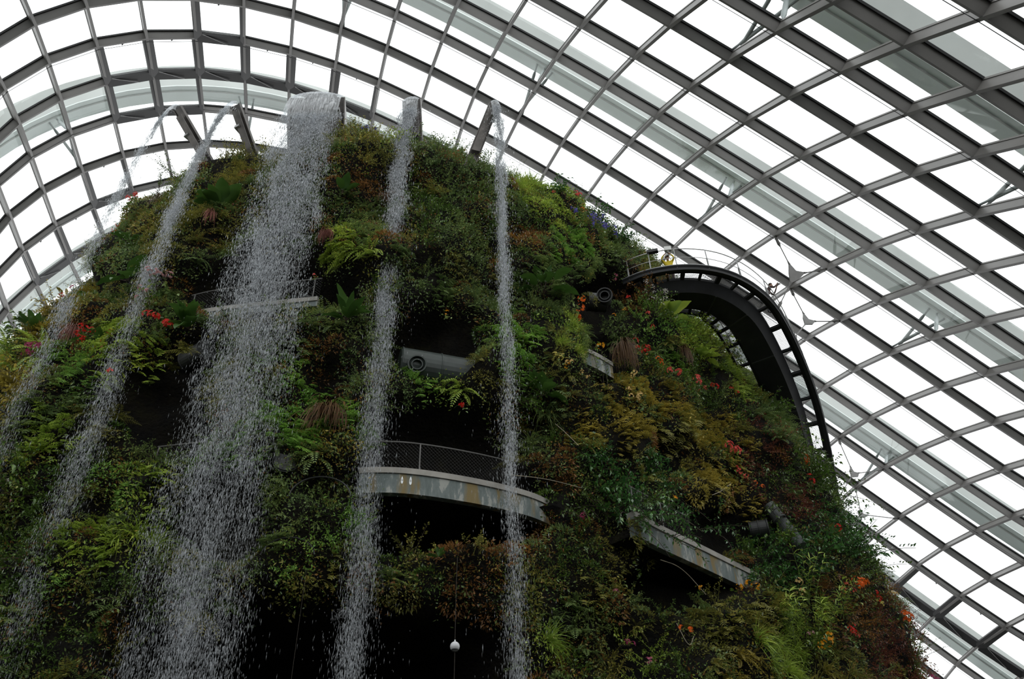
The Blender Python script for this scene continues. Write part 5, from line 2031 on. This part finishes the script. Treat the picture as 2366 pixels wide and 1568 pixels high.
# flowers
fl = [
    (1312, 710, 'orange', 1.5, 4, 'large orange flower truss below the long-stalked plant'), (1366, 797, 'amber', 1.2, 2, 'amber flower head above the small pale balcony end'), (1480, 822, 'red', 1.3, 5, 'red-orange flowers beside the long brown roots'),
    (1505, 840, 'orange', 1.0, 3, 'orange-red flowers right of the long brown roots'), (1552, 877, 'coral', 1.4, 3, 'left coral flower head above the golden ferns'), (1587, 887, 'coral', 1.3, 3, 'middle coral flower head above the golden ferns'),
    (1611, 908, 'coral', 1.0, 2, 'small coral flower head right of the coral pair'), (1645, 900, 'red', 1.0, 3, 'red flowers at the right end of the coral row'), (1690, 915, 'red', .9, 2, 'small red flowers beside the skywalk shadow'), (1675, 1050, 'coral', 1.5, 5, 'coral flower cluster on the golden slope left of the red creeper'),
    (1705, 1110, 'coral', 1.2, 3, 'lower coral flower head at the foot of the golden slope'), (1745, 1135, 'orange', 1.0, 2, 'orange spidery flowers left of the grey pipe'), (1858, 1120, 'red', 1.3, 2, 'bright red flower below the skywalk end'), (1912, 1231, 'red', 1.4, 1, 'single red bloom among dark leaves on the right slope'),
    (1845, 1065, 'orange', 1.1, 4, 'orange-red flowers left of the skywalk end'), (1460, 880, 'cream', 1.1, 2, 'upper cream flower head on the right slope'), (1455, 935, 'cream', 1.2, 3, 'lower cream flower heads above the golden ferns'), (1438, 910, 'cream', .9, 2, 'small cream flowers between the two cream heads'),
    (1310, 848, 'cream', 1.0, 2, 'pale peach flowers left of the small balcony end'), (1290, 838, 'lemon', .9, 2, 'lemon flowers right of the right-hand waterfall'), (1300, 855, 'amber', .8, 2, 'small amber flowers below the lemon ones'), (1335, 868, 'cream', .9, 2, 'faded cream flowers on the wispy shrub'),
    (370, 760, 'red', 1.6, 5, 'bright red flower cluster beside the dark rosette, left slope'), (215, 778, 'red', 1.2, 4, 'red flowers under the reddish root tuft, left slope'), (205, 795, 'red', 1.0, 3, 'lower red flowers under the reddish root tuft'), (253, 869, 'coral', 1.0, 1, 'single red-pink bloom behind the second waterfall'),
    (365, 665, 'palepink', 1.7, 6, 'pale pink blossom spray behind the second waterfall'), (350, 695, 'palepink', 1.3, 4, 'lower pale pink blossom spray behind the second waterfall'), (105, 820, 'magenta', 1.5, 5, 'magenta flowers behind the leftmost waterfall'), (175, 612, 'pink', 1.0, 1, 'pink bloom at the left skyline'),
    (155, 645, 'red', .9, 1, 'dark red bloom at the left skyline'), (312, 462, 'coral', 1.2, 3, 'coral flowers at the left skyline below the leftmost waterfall'), (285, 440, 'coral', .9, 2, 'small coral flowers on the left skyline tip'), (1355, 520, 'violet', 1.5, 7, 'left violet flower drift on the right shoulder'),
    (1385, 535, 'violet', 1.6, 8, 'right violet flower drift on the right shoulder'), (1320, 500, 'violet', 1.1, 5, 'upper violet flower drift beside the coral spike'), (1326, 465, 'coral', 1.2, 3, 'coral flower spike on the right shoulder skyline'), (1332, 488, 'orange', .9, 1, 'small orange bloom under the coral spike'),
    (840, 312, 'violet', 1.2, 5, 'lavender flowers on the summit beside the wide spout'), (1410, 640, 'pink', .8, 2, 'small mauve flowers above the dark drum'), (1505, 690, 'white', 1.6, 16, 'white-speckled flower bush below the start of the skywalk'), (1530, 720, 'white', 1.5, 14, 'lower white-speckled flower bush against the skywalk soffit'),
    (1445, 702, 'red', 1.0, 1, 'red anthurium-like bloom left of the white flower bush'), (1490, 738, 'coral', 1.0, 1, 'pink-red bloom below the white flower bush'), (1495, 762, 'red', .9, 1, 'small red bloom below the pink-red one'), (1440, 728, 'amber', .8, 1, 'amber bloom right of the dark drum'), (1416, 744, 'amber', .9, 1, 'amber bloom below the dark drum'),
    (1063, 937, 'red', 1.0, 1, 'single red bloom below the grey-green drum'), (1040, 735, 'amber', .9, 1, 'yellow spiky bloom above the grey-green drum'), (1537, 1153, 'amber', 1.0, 1, 'yellow leaf-like bloom above the short balcony'), (1820, 1358, 'cream', 1.4, 2, 'cream flower head above the bamboo-like plant'),
    (1703, 1378, 'amber', 1.1, 2, 'amber flowers below the short balcony'), (1748, 1372, 'amber', 1.0, 1, 'amber bloom right of the amber pair'), (1607, 1375, 'amber', .8, 1, 'small yellow bloom in the hollow under the short balcony'), (1960, 1358, 'orange', 1.5, 4, 'orange-red flowers on the lower right slope'),
    (1950, 1372, 'coral', 1.1, 3, 'coral flowers beside the orange-red ones'), (2010, 1388, 'red', 1.1, 2, 'red bloom near the lower right skyline'), (2062, 1432, 'orange', 1.5, 5, 'orange-red flowers on the lower right skyline'), (2045, 1375, 'cream', .9, 3, 'pale flowers on the lower right skyline'),
    (2020, 1402, 'lemon', 1.0, 2, 'pale yellow bloom near the lower right skyline'), (1885, 1485, 'amber', 1.5, 3, 'yellow flowers beside the light green bamboo-like clump'), (1950, 1465, 'red', 1.1, 3, 'red-orange flowers right of the yellow ones, low slope'), (1965, 1475, 'coral', .9, 2, 'pink-red flowers low on the right slope'),
    (2130, 1545, 'magenta', 1.2, 4, 'magenta flowers at the bottom right skyline'), (1590, 1465, 'orange', .9, 2, 'orange flowers low beside the fern fronds'), (1862, 1470, 'palepink', .9, 2, 'pale mauve flowers behind the bamboo-like clump'), (1408, 1378, 'pink', .8, 1, 'small pink bloom low on the central right slope'),
    (1330, 1205, 'magenta', .8, 2, 'small magenta flowers below the long balcony\'s right end'), (1500, 1535, 'pink', .9, 2, 'small pink flowers at the bottom centre right'), (1430, 1485, 'magenta', .8, 2, 'small dark pink flowers low on the central right slope'), (38, 1120, 'white', 1.0, 1, 'white-lilac bloom at the left edge'),
    (45, 1162, 'palepink', .8, 1, 'small pale bloom below the white-lilac one'), (1275, 455, 'coral', .8, 1, 'tiny coral bloom on the summit corner'), (1055, 328, 'coral', .6, 1, 'tiny coral bloom on the summit by the right-hand spout'), (735, 642, 'coral', .7, 1, 'tiny orange bloom at the upper balcony rail'),
]
for i, (x, y, pc_, sc, heads, lab) in enumerate(fl):
    small = pc_ in ('white', 'violet', 'palepink')
    parts = g_flower(RS(700 + i), heads=heads, per=8, hr=.06 if small else .08, pr=.02 if pc_ == 'white' else (.035 if small else .045), spread=.42 if heads > 6 else (.3 if heads > 1 else .12), leaves=30 if heads > 2 else 14)
    push_ = 1.9 if heads > 12 else 1.0
    special('flowering_plant', parts, {'flower_head': 'petal_' + pc_, 'leaves': 'deep' if i % 2 else 'mid', 'stem': 'stem'}, x, y, sc * 1.1, lab, 'flower', 'flowering plants on the mountain', push=push_)
# stray pale stems
for i, (a, b, c, lab) in enumerate([((1280, 980), (1300, 1000), (1335, 1030), 'pale bare stem above the dark glossy shrubs'), ((1520, 1295), (1570, 1310), (1625, 1375), 'arching pale stem crossing the hollow under the short balcony'), ((1690, 1115), (1665, 1135), (1640, 1145), 'pale twig on the golden slope'),
                                    ((1180, 1097), (1260, 1108), (1340, 1130), 'thin pale twig crossing the right end of the long balcony'), ((1560, 1440), (1590, 1500), (1600, 1470), 'curled pale root below the fern fronds'), ((205, 432), (225, 448), (260, 452), 'thin bare twig against the roof left of the coral flowers')]):
    pts_ = []
    for q in (a, b, c):
        g_ = on_face(*q) or on_face(q[0] + 60, q[1] + 60)
        if g_ is not None:
            pts_.append(g_[0] + unit(EYE - g_[0]) * .75)
    if len(pts_) < 3:
        continue
    P_ = smooth_line(pts_, 3)
    m = MB()
    m.tube([p - P_[0] for p in P_], .011, 5)
    ob = m.build('bare_stem', MAT['pale_stem'])
    ob.location = tuple(P_[0])
    tag(ob, lab, 'twig', 'pale bare stems on the mountain')

# ------------------------------------------------------------------ labels that say which plant is meant
SX = [[(412, 250), (240, 560), (100, 840), (0, 1050), (-300, 1600)], [(545, 243), (430, 430), (320, 690), (205, 1000), (60, 1500), (30, 1600)], [(735, 225), (655, 500), (575, 800), (505, 1100), (400, 1568)],
      [(952, 232), (920, 500), (890, 800), (860, 1100), (835, 1568)], [(1140, 240), (1158, 500), (1168, 800), (1178, 1100), (1190, 1568)]]
HWID = [25, 40, 110, 48, 32]
WN = ['leftmost', 'second', 'wide', 'central', 'right-hand']


def column(q):
    xs = [float(np.interp(q[1], [p[1] for p in s], [p[0] for p in s])) for s in SX]
    for i, x in enumerate(xs):
        if abs(q[0] - x) < HWID[i]:
            return 'behind %s waterfall' % WN[i]
    if q[0] < xs[0]:
        return 'left of leftmost waterfall'
    for i in range(4):
        if q[0] < xs[i + 1]:
            return 'between %s and %s waterfalls' % (WN[i], WN[i + 1])
    if q[0] < 1480:
        return 'right of right-hand waterfall'
    if q[1] < 1180 and q[0] > 1480:
        return 'below skywalk'
    return 'below the short balcony' if q[0] < 1760 else 'on the right flank'


def row(q):
    y = q[1]
    return 'near summit' if y < 480 else ('high up' if y < 640 else ('on upper slope' if y < 800 else ('at mid slope' if y < 960 else ('on lower slope' if y < 1120 else ('low down' if y < 1300 else 'near picture bottom')))))


ORD = ['first', 'second', 'third', 'fourth', 'fifth', 'sixth', 'seventh', 'eighth', 'ninth', 'tenth', 'eleventh', 'twelfth', 'thirteenth', 'fourteenth', 'fifteenth', 'sixteenth', 'seventeenth', 'eighteenth', 'nineteenth', 'twentieth']
byk = {}
for (ob, cw, noun, q, note) in LABELLED:
    byk.setdefault((cw, noun, row(q), column(q)), []).append((q[0], ob))
for (cw, noun, rw, cl), lst in byk.items():
    lst.sort(key=lambda e: e[0])
    for i, (_, ob) in enumerate(lst):
        s_ = '%s %s %s %s' % (cw, noun, rw, cl)
        if len(lst) > 1:
            s_ += ', %s from left' % ORD[min(i, 19)]
        ob['label'] = s_
print('labelled plants', len(LABELLED), {k: v for k, v in used.items()})
